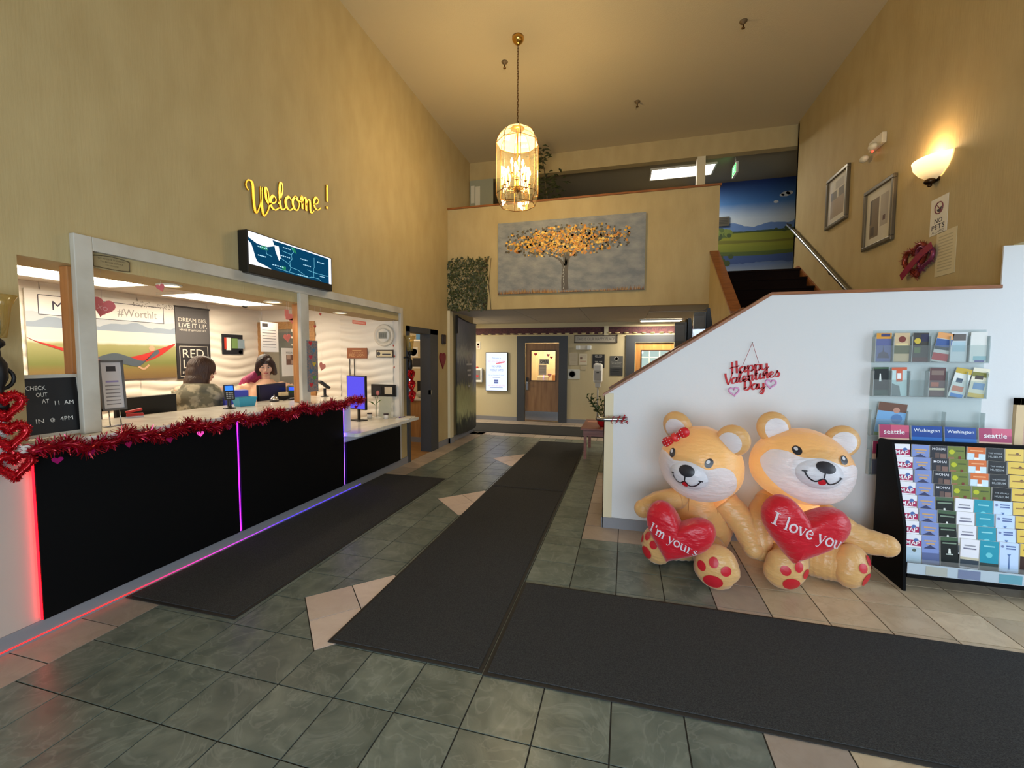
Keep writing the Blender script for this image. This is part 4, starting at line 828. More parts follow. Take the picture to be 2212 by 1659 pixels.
t = thing('clear_shield', 'clear acrylic shield hanging above the counter by the person in peach', 'shield', onL(3.43, 1.415, 0, -3.5)); q = MB(glassy('shield_acrylic', (252, 254, 254), .025, .03)); q.box(0, .53, 0, .54, 0, .004); q.obj('sheet', parent=t); q = MB(STEEL); q.tube([(.05, .53, 0), (.05, .733, 0)], .0015, 4); q.tube([(.48, .53, 0), (.48, .733, 0)], .0015, 4); q.obj('cords', parent=t)
q = MB(PAPER); q.box(0, .22, 0, .3, .005, .007); q.m(P(60, 60, 64)); q.quad(.02, .09, .25, .285, .0072)
for k in range(7): q.quad(.02, .19, .215-.028*k, .22-.028*k, .0072)
solo('notice_sheet', 'white printed notice taped to the top of the clear shield', 'notice', q, onL(3.455, 1.655, .0, -3.5))
q = MB(PAPER); q.box(0, .225, 0, .3, .005, .007); q.m(P(40, 40, 44)); q.text('MISSING', .12, .25, .03, .0072, w=.12); q.m(P(120, 90, 80)); q.quad(.06, .19, .12, .23, .0072); q.m(P(190, 160, 140)); q.quad(.07, .12, .18, .225, .0074); q.quad(.13, .18, .13, .17, .0074)
solo('notice_sheet', 'white notice with four small photos taped to the clear shield', 'notice', q, onL(3.715, 1.4, .0, -3.5))
# ------------------------------------------------------------------ people behind the counter
def blend(name, mb, parent, vox=.012, smooth=6):
    o = mb.obj(name, parent=parent)
    r = o.modifiers.new('remesh', 'REMESH'); r.mode = 'VOXEL'; r.voxel_size = vox; r.use_smooth_shade = True
    s = o.modifiers.new('smooth', 'SMOOTH'); s.iterations = smooth; s.factor = .5
    return o
SKIN = mat('skin', (226, 176, 148), .5)
def hand(q, wrist, d, up, side):
    w_ = Vector(wrist); d = Vector(d).normalized(); up = Vector(up).normalized(); s = d.cross(up)*side
    q.tube([w_, w_+d*.04, w_+d*.085], [.024, .034, .03], 8)
    for k, (o_, l) in enumerate(((-.027, .07), (-.009, .078), (.009, .074), (.026, .058))):
        b = w_+d*.08+s*o_; q.tube([b, b+d*l*.5+up*.004, b+d*l*.85-up*.014, b+d*l-up*.03], [.009, .0085, .008, .007], 6)
    b = w_+d*.03-s*.028; q.tube([b, b+d*.03-s*.02, b+d*.055-s*.022-up*.008], [.011, .01, .008], 6)
def person(label, M, hair_m, hair_fn, top_m, top_fn, arms, head_rot, head_c, legs_m):
    t = thing('person', label, 'person', M)
    H = T(*head_c) @ head_rot
    q = MB(SKIN)
    q.tube([(0, -.01, .95), (0, -.01, 1.15), (0, -.01, 1.28), (0, .0, 1.33), Vector(head_c)+Vector((0, -.01, -.06))], [.12, .13, .07, .05, .048], 10)
    for a in arms: q.tube([(0, 0, 1.22), a[0], a[1]], [.05, .05, .04], 8)
    q.at(H); q.ball((0, 0, .02), (.074, .092, .095), 20, 14); q.ball((0, .03, -.05), (.058, .062, .062), 16, 10); q.ball((0, .062, -.085), (.03, .03, .026), 10, 8)
    q.ball((.045, .055, -.03), (.026, .026, .03), 8, 6); q.ball((-.045, .055, -.03), (.026, .026, .03), 8, 6)
    q.tube([(0, .088, .02), (0, .103, -.012), (0, .109, -.032)], [.009, .012, .016], 8); q.ball((.076, -.005, -.01), (.012, .02, .03), 8, 6); q.ball((-.076, -.005, -.01), (.012, .02, .03), 8, 6)
    q.at(Matrix())
    for a in arms: q.tube([a[1], Vector(a[1]).lerp(Vector(a[2]), .5), a[2]], [.04, .034, .026], 8); hand(q, a[2], Vector(a[2])-Vector(a[1]), (0, 0, 1), a[3])
    body = blend('body', q, t, .007, 4)
    # face details
    for sgn in (-1, 1):
        q = MB(P(236, 230, 226)); q.at(H); q.ball((sgn*.031, .086, .008), (.015, .008, .006), 10, 6); q.m(P(50, 34, 28)); q.ball((sgn*.031, .0915, .006), (.006, .004, .006), 8, 6); q.m(P(40, 26, 24)); q.tube([(sgn*.017, .095, .013), (sgn*.031, .097, .0165), (sgn*.046, .088, .012)], .0025, 5); q.obj('eye', parent=t)
        q = MB(P(70, 46, 36)); q.at(H); q.tube([(sgn*.015, .096, .03), (sgn*.032, .095, .037), (sgn*.05, .082, .03)], .004, 5); q.obj('eyebrow', parent=t)
    q = MB(P(186, 96, 92)); q.at(H); q.tube([(-.024, .083, -.062), (-.01, .0925, -.0585), (0, .094, -.061), (.01, .0925, -.0585), (.024, .083, -.062)], [.003, .006, .006, .006, .003], 6); q.tube([(-.02, .084, -.066), (0, .0935, -.07), (.02, .084, -.066)], [.003, .0065, .003], 6); q.obj('mouth', parent=t)
    q = MB(hair_m); q.at(H); hair_fn(q); blend('hair', q, t, .008, 3)
    q = MB(top_m); top_fn(q)
    for a in arms: q.tube([a[0], Vector(a[0]).lerp(Vector(a[1]), .5), a[1], Vector(a[1]).lerp(Vector(a[2]), .55), Vector(a[1]).lerp(Vector(a[2]), .85)], [.075, .068, .062, .055, .048], 12); q.ball(a[1], .062, 10, 8)
    blend('top', q, t, .012, 4)
    q = MB(legs_m); q.ball((0, -.01, .86), (.17, .13, .14), 16, 10)
    for sgn in (-1, 1): q.tube([(sgn*.085, 0, .86), (sgn*.09, .02, .46), (sgn*.09, -.01, .07)], [.095, .068, .048], 10)
    blend('trousers', q, t, .014, 3)
    for sgn in (-1, 1): q = MB(P(40, 36, 36)); q.ball((sgn*.09, .05, .035), (.045, .12, .035), 12, 8); q.obj('shoe', parent=t)
    return t
CAMO = mat('camouflage_jacket', (120, 116, 96), .85, noise=((176, 166, 140), (11, 11, 11), 3, .46, .54))
def hairA(q):
    q.ball((0, -.015, .035), (.095, .112, .105), 20, 14); q.ball((0, -.055, -.04), (.112, .09, .13), 18, 12); q.ball((.075, -.01, -.08), (.045, .065, .1), 12, 8); q.ball((-.08, -.02, -.09), (.05, .07, .11), 12, 8); q.ball((.0, -.06, -.14), (.12, .08, .08), 14, 8); q.ball((0, -.02, .02), (.115, .125, .125), 18, 12); q.ball((0, -.04, -.13), (.135, .11, .12), 18, 12)
def topA(q):
    q.tube([(0, -.01, .8), (0, -.02, .95), (0, -.025, 1.1), (0, -.02, 1.2), (0, -.01, 1.29)], [.2, .2, .205, .18, .09], 18); q.ball((.15, -.02, 1.22), (.095, .09, .085), 12, 8); q.ball((-.15, -.02, 1.22), (.095, .09, .085), 12, 8)
    q.tube([(.1, .06, 1.27), (.14, -.03, 1.29), (.08, -.12, 1.29), (-.08, -.12, 1.29), (-.14, -.03, 1.29), (-.1, .06, 1.27)], [.03, .045, .055, .055, .045, .03], 10); q.ball((-.03, -.16, 1.2), (.15, .07, .1), 14, 10)
person('person in a camouflage hooded jacket with dark brown hair, turned to the right', T(-4.2, 3.4, -.005) @ RZ(18), mat('brown_hair', (62, 38, 26), .5, bump=((90, 90, 12), .5)), hairA, CAMO, topA, [((.22, 0, 1.27), (.27, .12, 1.02), (.16, .34, .99), 1), ((-.22, 0, 1.27), (-.27, .12, 1.02), (-.16, .34, .99), -1)], RZ(-46) @ RX(-10), (0, .035, 1.475), P(50, 52, 60))
def hairB(q):
    q.ball((0, -.02, .035), (.092, .108, .102), 20, 14); q.ball((.0, -.06, -.05), (.095, .07, .12), 16, 10)
    q.tube([(.03, .075, .105), (.075, .05, .05), (.088, .02, -.04), (.085, .0, -.12)], [.028, .03, .03, .026], 8); q.tube([(-.03, .075, .105), (-.075, .05, .05), (-.09, .02, -.04), (-.1, -.01, -.12)], [.028, .03, .032, .03], 8)
def topB(q):
    q.tube([(0, 0, .8), (0, 0, .95), (0, .01, 1.1), (0, .0, 1.21), (0, -.01, 1.33)], [.21, .21, .21, .18, .075], 18); q.ball((.17, 0, 1.21), (.1, .1, .09), 12, 8); q.ball((-.17, 0, 1.21), (.1, .1, .09), 12, 8); q.ball((.08, .1, 1.08), (.1, .09, .1), 12, 8); q.ball((-.08, .1, 1.08), (.1, .09, .1), 12, 8)
pb = person('person in a peach sweater with dark hair looking down at the desk', T(-4.26, 4.27, 0) @ RZ(-138), mat('dark_hair', (44, 30, 30), .45, bump=((90, 90, 12), .5)), hairB, mat('peach_sweater', (236, 190, 158), .85, bump=(220, .3)), topB, [((.23, 0, 1.24), (.33, .1, 1.0), (.17, .32, .93), 1), ((-.23, 0, 1.24), (-.34, .08, 1.0), (-.2, .3, .93), -1)], RX(-20) @ RZ(6), (0, .05, 1.5), P(60, 60, 66))
q = MB(mat('magenta_hair', (150, 30, 84), .5, bump=((90, 90, 12), .5)))
q.tube([(.1, .03, 1.42), (.13, .05, 1.37), (.17, .04, 1.34), (.2, .02, 1.3)], [.03, .045, .045, .02], 10); q.tube([(.04, -.09, 1.42), (.12, -.1, 1.36), (.22, -.1, 1.3), (.3, -.1, 1.2)], [.06, .07, .06, .03], 10); blend('hair_ends', q, pb, .008, 3)
# ------------------------------------------------------------------ back wall of the hallway
def hall_door(name, x0, w_, wood, lit, label_bits):
    q = MB(DARKT); z1 = 2.165
    q.box(x0, x0+.21, 10.53, 10.6, 0, z1); q.box(x0+w_-.21, x0+w_, 10.53, 10.6, 0, z1); q.box(x0+.21, x0+w_-.21, 10.53, 10.6, 1.99, z1)
    d = struct(name, q); a, b = x0+.22, x0+w_-.22
    q = MB(wood); wx0, wx1, wz0, wz1 = a+.15, b-.08, 1.05, 1.79
    for bx in ((a, wx0, .02, 1.985), (wx1, b, .02, 1.985), (wx0, wx1, .02, wz0), (wx0, wx1, wz1, 1.985)): q.box(bx[0], bx[1], 10.57, 10.61, bx[2], bx[3])
    lf = q.obj('door_leaf', parent=d)
    q = MB(P(66, 42, 26))
    for bx in ((wx0-.025, wx0, wz0-.025, wz1+.025), (wx1, wx1+.025, wz0-.025, wz1+.025), (wx0, wx1, wz0-.025, wz0), (wx0, wx1, wz1, wz1+.025)): q.box(bx[0], bx[1], 10.56, 10.575, bx[2], bx[3])
    q.obj('glazing_bead', parent=lf); q = MB(CLEAR); q.box(wx0, wx1, 10.586, 10.592, wz0, wz1); q.obj('pane', parent=lf)
    q = MB(STEEL); q.box(a, b, 10.562, 10.57, .04, .26); q.obj('kick_plate', parent=lf)
    q = MB(STEEL); q.box(a+.015, a+.08, 10.545, 10.57, .8, 1.02, .005); q.tube([(a+.05, 10.55, .98), (a+.05, 10.52, .98), (a+.14, 10.52, .98)], .011, 8); q.m(BLACK); q.box(a+.015, a+.08, 10.54, 10.57, 1.03, 1.12, .005); q.obj('door_handle', parent=lf)
    return d, (wx0, wx1, wz0, wz1)
OAK2 = mat('hall_door_veneer', (150, 112, 74), .45, noise=((126, 90, 56), (20, 20, 2), 4, .35, .7))
d1_, wr = hall_door('door_2', -2.675, 1.285, OAK2, True, '')
d2_, wr2 = hall_door('door_4', 0.0, 1.3, mat('honey_oak', (190, 134, 70), .45, noise=((168, 112, 54), (20, 20, 2), 4, .35, .7)), True, '')
# lit rooms behind the two doors
q = MB(P(230, 214, 176)); q.box(-3.0, 1.6, 12.2, 12.3, 0, 2.5); q.box(-3.1, -3.0, 10.7, 12.3, 0, 2.5); q.box(1.6, 1.7, 10.7, 12.3, 0, 2.5); q.box(-.75, -.7, 10.7, 12.3, 0, 2.5); q.box(-3.0, 1.6, 10.7, 12.3, 2.5, 2.55); q.box(-3.0, 1.6, 10.7, 12.3, -.05, 0); struct('wall_far_rooms', q)
point('far_room_fill', (-2.0, 11.4, 2.2), 45, (1, .85, .62), .15); point('far_room_fill', (.7, 11.4, 2.2), 35, (.92, 1, .9), .15)  # unseen point lights, no fixtures, added so the far rooms are bright
q = MB(P(200, 140, 70)); q.box(-1.95, -1.2, 11.6, 12.1, 0, 1.15); solo('far_cabinet', 'orange wood cabinet seen through the window of the left hall door', 'cabinet', q)
q = MB(P(222, 216, 204)); q.box(-.15, .15, -.1, .1, 0, .2); solo('far_appliance', 'white appliance seen through the window of the left hall door', 'appliance', q, T(-2.2, 11.6, .9)); q = MB(P(150, 150, 146)); q.box(-2.7, -2.0, 11.4, 11.8, .86, .9); q.box(-2.68, -2.62, 11.42, 11.78, 0, .86); q.box(-2.08, -2.02, 11.42, 11.78, 0, .86); solo('far_table', 'grey table seen through the window of the left hall door', 'table', q)
t = thing('far_window', 'grid of panes at the end of the room behind the right hall door', 'window', onB(.75, 1.4, 12.19)); q = MB(P(236, 238, 232)); 
for k in range(4): q.box(-.4+.26*k, -.37+.26*k, -.1, .6, 0, .02)
for k in range(3): q.box(-.4, .41, -.1+.33*k, -.07+.33*k, 0, .02)
q.obj('muntins', parent=t); q = MB(glow('far_window_light', (190, 214, 206), .9)); q.quad(-.4, .41, -.1, .6, .005); q.obj('panes', parent=t)
wx0, wx1, wz0, wz1 = wr
t = thing('open_sign', 'OPEN sign hanging inside the hall door window', 'sign', onB((wx0+wx1)/2+.02, 1.52, 10.58)); q = MB(P(190, 186, 170)); q.box(-.12, .12, -.065, .065, 0, .004); q.m(P(24, 24, 26)); q.text('OPEN', 0, 0, .1, .0045, w=.2, h=.085, bold=.02); q.obj('card', parent=t)
q = MB(P(196, 180, 160)); q.box(-.1, .1, -.15, .11, 0, .003); q.m(P(110, 100, 90)); [q.quad(-.08, .08, .08-.028*k, .085-.028*k, .0035) for k in range(8)]; solo('door_notice', 'brownish notice below the OPEN sign in the door window', 'notice', q, onB((wx0+wx1)/2-.02, 1.335, 10.581))
for k, (dx, dz, c, s) in enumerate(((-.2, .28, (214, 70, 80), .09), (.12, .26, (236, 130, 140), .09), (.2, .2, (200, 60, 70), .08), (.16, -.24, (240, 150, 140), .11))):
    q = MB(P(*c)); q.prism(heart_pts(s, 20), 0, .002); solo('window_heart', ('red paper heart at the upper left of the hall door window', 'pink paper heart at the top of the hall door window', 'red paper heart at the right of the hall door window', 'coral paper heart at the lower right of the hall door window')[k], 'decoration', q, onB((wx0+wx1)/2+dx, 1.42+dz, 10.582), 'paper hearts on the hall door window')
# info screen
t = thing('info_screen', 'tall bright white info screen on the back wall left of the door', 'screen', onB(-3.49, .77, 10.558)); q = MB(BLACK); q.box(-.012, .575, -.012, .985, 0, .05, .004); q.obj('case', parent=t)
IW = glow('info_white', (205, 218, 255), 1.25); IT = glow('info_text', (110, 120, 170), .8); IR = glow('info_red', (230, 130, 140), .9); q = MB(IW); q.quad(0, .563, 0, .973, .0505); q.m(IT)
q.text('Welcome to', .28, .84, .05, .051, w=.24); q.text('WE OFFER', .28, .62, .07, .051, w=.26, h=.055); q.text('WEEKLY RATES', .28, .53, .07, .051, w=.36, h=.055); q.text('Ask our front desk for details', .28, .4, .03, .051, w=.42); q.quad(.18, .38, .334, .346, .051); q.box(.22, .33, .18, .28, .05, .051); q.quad(.11, .45, .068, .08, .051)
q.m(IW); q.text('RED LION', .275, .23, .03, .0515, w=.08); q.m(IR); q.text('RED LION INN & SUITES', .28, .125, .03, .051, w=.44); q.text('RED LION INN & SUITES', .28, .755, .03, .051, w=.44); q.add([(.26, .67, .051), (.5, .72, .051), (.51, .76, .051), (.27, .71, .051)], [(0, 1, 2, 3)]); q.obj('display', parent=t)
# things on the back wall
t = thing('defibrillator_cabinet', 'white wall cabinet with a red heart beside the info screen', 'cabinet', onB(-3.84, .98, 10.558)); q = MB(P(226, 224, 216)); q.box(0, .25, 0, .36, 0, .1, .008); q.obj('case', parent=t); q = MB(P(120, 116, 112)); q.box(.04, .21, .06, .31, .1, .102); q.m(P(196, 50, 56)); q.flat([(.125+x, .15+y) for x, y in heart_pts(.09, 20)], .1025); q.obj('window', parent=t); q = MB(P(190, 60, 40)); q.box(.08, .13, .36, .4, .03, .08); q.obj('beacon', parent=t)
q = MB(P(206, 198, 176)); q.box(0, .16, 0, .2, 0, .01); q.m(P(150, 60, 50)); q.lathe([(.0, .011), (.03, .011)], 12, (.1, .12, 0)); q.quad(.09, .11, .03, .08, .0112); solo('exit_plan', 'small evacuation sign high on the back wall beside the dark banner', 'sign', q, onB(-3.82, 1.84, 10.558))
t = thing('happy_place_sign', 'long framed sign reading THIS IS OUR HAPPY PLACE', 'sign', onB(-1.225, 1.985, 10.558)); q = MB(P(92, 80, 66)); 
for b in ((0, 1.03, 0, .025), (0, 1.03, .17, .195), (0, .025, 0, .195), (1.005, 1.03, 0, .195)): q.box(b[0], b[1], b[2], b[3], 0, .03)
q.obj('frame', parent=t); q = MB(P(176, 168, 152)); q.box(.025, 1.005, .025, .17, 0, .012); q.m(P(104, 100, 96)); q.text('THIS IS OUR HAPPY PLACE', .515, .097, .1, .0125, w=.9, h=.075); q.obj('board', parent=t)
t = thing('emergency_light', 'twin headed emergency light on the back wall under the happy place sign', 'light', onB(-1.03, 1.87, 10.558)); q = MB(P(206, 200, 186)); q.box(-.05, .12, -.05, .05, 0, .04); q.obj('housing', parent=t)
for x in (-.1, .17): q = MB(P(226, 230, 230)); q.box(x-.05, x+.05, -.05, .05, 0, .06, .012); q.obj('lamp_head', parent=t)
def poster(name, label, cat, x, z, w_, h_, base, items, y=10.558):
    q = MB(P(*base)); q.box(0, w_, 0, h_, 0, .008)
    for it in items:
        q.m(P(*it[0]))
        if it[1] == 'q': q.quad(it[2]*w_, it[3]*w_, it[4]*h_, it[5]*h_, .0085)
        elif it[1] == 't': q.text(it[2], it[3]*w_, it[4]*h_, .1, .009, w=it[5]*w_)
        elif it[1] == 'c': q.flat([(it[2]*w_+it[4]*math.cos(a*.4), it[3]*h_+it[4]*math.sin(a*.4)) for a in range(16)], .0088)
    return solo(name, label, cat, q, onB(x, z, y))
lines = lambda n, y0, dy, c, a=.12, b=.88: [((c), 'q', a, b, y0-dy*k, y0-dy*k+.012) for k in range(n)]
poster('wall_notice', 'faint beige notice right of the hall door, uppermost', 'notice', -1.34, 1.44, .2, .3, (190, 178, 152), lines(8, .85, .1, (150, 140, 120)))
poster('wall_notice', 'white poster with a small flag on the back wall', 'notice', -1.1, 1.45, .19, .27, (214, 204, 178), lines(5, .9, .07, (150, 120, 100))+[((120, 90, 70), 'q', .1, .4, .5, .7), ((196, 150, 120), 'q', .1, .9, .3, .36)])
poster('wall_notice', 'small square paper below the white poster on the back wall', 'notice', -1.06, 1.33, .14, .09, (196, 182, 150), lines(2, .6, .3, (170, 150, 120)))
poster('wall_notice', 'shiny white sheet with a ring right of the hall door', 'notice', -1.37, 1.1, .29, .24, (206, 206, 196), [((150, 150, 146), 'c', .35, .5, .09), ((206, 206, 196), 'c', .35, .5, .07), ((150, 150, 146), 'c', .3, .45, .04)])
poster('hours_board', 'black board with white pool hours on the back wall', 'sign', -.78, 1.38, .29, .33, (26, 24, 26), [((226, 222, 214), 't', '6:00 - 10:00', .5, .88, .6), ((226, 222, 214), 't', 'Restaurant', .5, .79, .5), ((226, 222, 214), 't', '7:00 - 9:00', .5, .45, .6), ((226, 222, 214), 'q', .25, .5, .31, .36), ((226, 222, 214), 'q', .25, .8, .21, .26), ((226, 222, 214), 'q', .25, .85, .1, .15)])
poster('no_smoking_sign', 'dark grey no smoking sign on the back wall beside the right door', 'sign', -.36, 1.2, .3, .47, (84, 84, 82), [((46, 46, 46), 'q', 0, 1, 0, .4), ((206, 204, 196), 'c', .5, .86, .05), ((84, 84, 82), 'c', .5, .86, .038), ((206, 204, 196), 'q', .4, .6, .85, .87), ((170, 168, 160), 't', 'This is a Smoke', .5, .68, .8), ((170, 168, 160), 't', 'Free Property', .5, .6, .7), ((150, 148, 142), 'q', .2, .8, .47, .49), ((130, 128, 122), 'q', .2, .8, .3, .315), ((130, 128, 122), 'q', .2, .75, .2, .215)])
t = thing('sanitizer_stand', 'white sanitizer dispenser on a slim grey stand', 'dispenser', T(-.62, 10.2, 0)); q = MB(P(150, 150, 150)); q.lathe([(.14, 0), (.14, .015), (.02, .03), (.018, .06)], 20); q.tube([(0, 0, .03), (0, 0, 1.1)], .018, 10); q.obj('pole', parent=t)
q = MB(P(226, 224, 218)); q.box(-.06, .06, -.05, .04, .93, 1.06, .01); q.obj('bracket', parent=t); q = MB(P(228, 226, 220)); q.box(-.105, .105, -.1, .03, 1.04, 1.49, .04); b_ = q.obj('dispenser', parent=t); q = MB(P(186, 180, 172)); q.box(-.08, .08, -.105, -.095, 1.1, 1.33, .004); q.m(P(60, 60, 60)); q.box(-.03, .03, -.107, -.1, 1.27, 1.29); q.obj('window', parent=b_)
q = MB(P(214, 204, 170)); q.box(-.05, .05, -.03, 0, 0, .22); solo('ceiling_guard', 'pale vertical strip crossing the burgundy border above the happy place sign', 'trim', q, T(-.46, 10.55, 2.17))
troffer('hall_ceiling_light', 'long bright ceiling light in the hallway near the right door', .74, 10.1, 2.475, .85, .4, 36, (1, .9, .72), 8, (255, 244, 220))
troffer('hall_ceiling_light', 'added ceiling light out of view at the left end of the hallway', -4.5, 9.5, 2.478, 1.1, .5, 40, (1, .92, .78), 6, (255, 244, 220))  # hidden extra fixture, put in to brighten the hallway
# mountain banner on the passage wall
t = thing('mountain_banner', 'dark tall banner of a mountain hanging at the passage corner', 'banner', onL(7.6, .12, .03))
q = MB(gradient_panel('mountain_print', [(0, (30, 34, 34)), (.1, (50, 56, 50)), (.18, (170, 172, 126)), (.38, (140, 140, 100)), (.45, (70, 74, 78)), (.6, (86, 92, 106)), (.68, (150, 152, 148)), (.78, (104, 108, 116)), (1, (124, 122, 130))], 1, .45, .25))
n = 14; V = []; F = []
for i in range(n+1):
    u = i/n; sag = -.16*math.sin(math.pi*u)*.5-.13*u
    V += [(1.08*u, 0, .06+.05*math.sin(math.pi*u)), (1.08*u, 2.28+sag*.6+.0, .06+.05*math.sin(math.pi*u))]
F = [(2*i, 2*i+2, 2*i+3, 2*i+1) for i in range(n)]; q.add(V, F, True); q.add([(a, b, c-.012) for a, b, c in V], [f[::-1] for f in F], True); q.obj('fabric', parent=t)
q = MB(BLACK); q.tube([V[2*i+1] for i in range(n+1)], .014, 6); q.box(-.015, .01, 1.95, 2.3, .04, .08); q.obj('top_rail', parent=t); q = MB(P(170, 172, 176)); [q.quad(a, b, c, c+.035, .118) for a, b, c in ((.36, .66, 1.34), (.4, .6, 1.22), (.42, .6, 1.12), (.46, .56, .9))]; q.obj('lettering', parent=t)

# bench table with a red pot and plant
TBL = mat('rose_wood', (150, 96, 84), .4, noise=((126, 76, 66), (3, 20, 20), 3, .4, .7))
t = thing('side_table', 'low rosy wooden table beside the stair wall', 'table', T(-.3, 7.05, 0)); q = MB(TBL); q.box(-.37, .45, -.3, .75, .47, .5, .005); q.obj('table_top', parent=t); q = MB(TBL); q.box(-.33, .41, -.26, .71, .37, .47); q.obj('apron', parent=t)
for x in (-.32, .36):
    for y in (-.25, .66): q = MB(TBL); q.box(x, x+.045, y, y+.045, 0, .37); q.obj('leg', parent=t)
t = thing('potted_plant', 'green plant in a red foil pot on the rosy table', 'plant', T(-.3, 7.0, .5)); q = MB(mat('red_foil', (180, 16, 26), .25, .3)); q.lathe([(.08, 0), (.12, .05), (.14, .16), (.125, .17), (.0, .13)], 20); q.obj('pot', parent=t)
q = MB(mat('red_bow', (200, 40, 50), .4)); q.ball((-.05, -.12, .17), (.05, .03, .03), 10, 6); q.ball((.04, -.13, .17), (.05, .03, .03), 10, 6); q.obj('bow', parent=t)
LEAF = mat('leaf_green', (62, 92, 44), .5, noise=((40, 66, 30), (20, 20, 20), 2, .4, .6))
def leaf(q, base, d, L, w_, droop=.3):
    b = Vector(base); d = Vector(d).normalized(); s = d.cross(Vector((0, 0, 1))); s = s.normalized() if s.length > .01 else Vector((1, 0, 0)); m_ = b+d*L*.55; e = b+d*L-Vector((0, 0, L*droop))
    q.add([b, m_+s*w_, e, m_-s*w_], [(0, 1, 2, 3)], False)
rnd = random.Random(2); q = MB(LEAF)
for k in range(9):
    a = rnd.uniform(0, 6.28); d = Vector((.5*math.cos(a)-.25, .5*math.sin(a), 1)); d.normalize(); L = rnd.uniform(.25, .45); p0 = Vector((.03*math.cos(a), .03*math.sin(a), .13)); q.tube([p0, p0+d*L], .006, 5)
    for j in range(6): pp = p0+d*L*(.35+.13*j); aa = rnd.uniform(0, 6.28); leaf(q, pp, d*.6+Vector((math.cos(aa), math.sin(aa), .3)), .12, .025)
q.obj('leaves', parent=t); q = MB(P(110, 30, 40)); [q.ball((.08+rnd.uniform(-.05, .05), rnd.uniform(-.05, .05), .42+rnd.uniform(-.05, .05)), .03, 8, 6) for k in range(5)]; q.obj('blooms', parent=t)
for k, (x, y) in enumerate(((-.52, 7.5), (-.25, 6.86))): q = MB(P(206, 150, 130)); q.box(-.1, .1, -.06, .06, 0, .003); solo('flyer', ('pink flyer lying on the rosy table behind the pot', 'pink flyer lying on the rosy table in front of the pot')[k], 'flyer', q, T(x, y, .5005))
# brochure stand behind the far stair wall
t = thing('brochure_stand', 'black floor stand of brochures rising behind the stair rail', 'brochure rack', T(.74, 5.78, 0)); q = MB(BLACK); q.lathe([(.2, 0), (.2, .02), (.025, .04), (.025, .1)], 20); q.tube([(0, 0, .05), (0, 0, 2.1)], .022, 8); q.obj('pole', parent=t)
for k, (x, z0, z1) in enumerate(((-.07, 1.3, 2.11), (.145, 1.4, 2.23))):
    q = MB(BLACK); q.at(T(x, 0, 0) @ RZ(-12+8*k)); q.prism([(-.07, -.05), (.07, -.05), (.07, .05), (-.07, .05)], z0, z1-.05); q.at(T(x+.09, 0, 0) @ frame((0, 0, 0), (1, 0, 0), (0, 0, 1))).prism([(-.03, z0), (.05, z0), (.055, z1-.25), (.015, z1), (-.015, z1)], -.07, .06); pnl = q.obj('side_panel', parent=t)
    q = MB(CLEAR); q.at(T(x, 0, 0) @ RZ(-12+8*k)); q.box(-.085, .06, -.07, -.06, z0, z1-.06); q.obj('clear_front', parent=pnl)
    for j in range(3): q = MB(P(*((60, 70, 86), (50, 46, 60), (80, 86, 96))[j])); q.at(T(x, 0, 0) @ RZ(-12+8*k)); q.box(-.07, .045, -.058, -.052, z0+.05+.24*j, z0+.25+.24*j); q.obj('leaflet', parent=pnl)
# ------------------------------------------------------------------ balcony front
PWt, PHt = 2.5, 1.24
t = thing('tree_painting', 'wide canvas painting of a golden leaved tree on the balcony front', 'painting', onB(-2.225, 2.735, 7.4))
cv = mat('canvas_grey', (118, 122, 124), .6, noise=((150, 150, 144), (5, 9, 5), 5, .35, .7), bump=((25, 60, 25), .4)); q = MB(cv); q.box(0, PWt, 0, PHt, 0, .04); q.obj('canvas', parent=t)
rnd = random.Random(12); q = MB(P(84, 78, 70))
def limb(pts, w0, w1, z):
    c = catmull(pts, 6); n = len(c); V = []
    for i, p in enumerate(c):
        a = c[max(0, i-1)]; b = c[min(n-1, i+1)]; d = (b-a).normalized(); w_ = w0+(w1-w0)*i/(n-1); V += [(p.x-d.y*w_, p.y+d.x*w_, z), (p.x+d.y*w_, p.y-d.x*w_, z)]
    q.add(V, [(2*i, 2*i+1, 2*i+3, 2*i+2) for i in range(n-1)])
cx = 1.2
limb([(cx, .04), (cx-.01, .25), (cx+.01, .48)], .062, .045, .0415); limb([(cx-.01, .42), (cx-.1, .56), (cx-.3, .66)], .03, .008, .0418); limb([(cx, .45), (cx-.03, .7), (cx-.05, .85)], .028, .008, .0418); limb([(cx+.02, .45), (cx+.07, .6), (cx+.2, .7)], .03, .008, .0418); limb([(cx+.01, .48), (cx+.03, .68), (cx+.1, .85)], .022, .006, .0418)
q.m(P(170, 168, 160)); [limb([(cx-.03+.01*math.sin(k), .06+.05*k), (cx-.025+.012*math.sin(k*2), .1+.05*k)], .008, .003, .042) for k in range(8)]; q.obj('trunk', parent=t)
q = MB(); cols = [(222, 156, 40), (236, 176, 60), (204, 130, 30), (216, 140, 56), (190, 146, 48), (244, 204, 104)]; dk = [(92, 78, 48), (74, 70, 60), (110, 108, 100)]
def dab(x, y, s, c, z):
    a = rnd.uniform(0, 6.28); q.m(P(*c)); q.flat([(x+s*math.cos(a+k*1.257)*(1, .7, .9, .6, .8)[k], y+s*.75*math.sin(a+k*1.257)) for k in range(5)], z)
for k in range(1500):
    u = rnd.gauss(0, .5); v = rnd.gauss(0, .5)
    if abs(u) > 1 or abs(v) > 1: continue
    x = 1.2+u*1.05; y = .84+.27*v*(1-.35*u*u)+.03; e = math.hypot(u, v)
    if x < .1 or x > 2.4 or y > 1.2: continue
    far = rnd.random() < max(0, e-.45)*.8
    dab(x, y, rnd.uniform(.018, .036), rnd.choice(dk if (far or rnd.random() < .3) else cols), .0425+.0004*(k % 12))
o = q.obj('leaf_dabs', parent=t); o['kind'] = 'stuff'
q = MB(); 
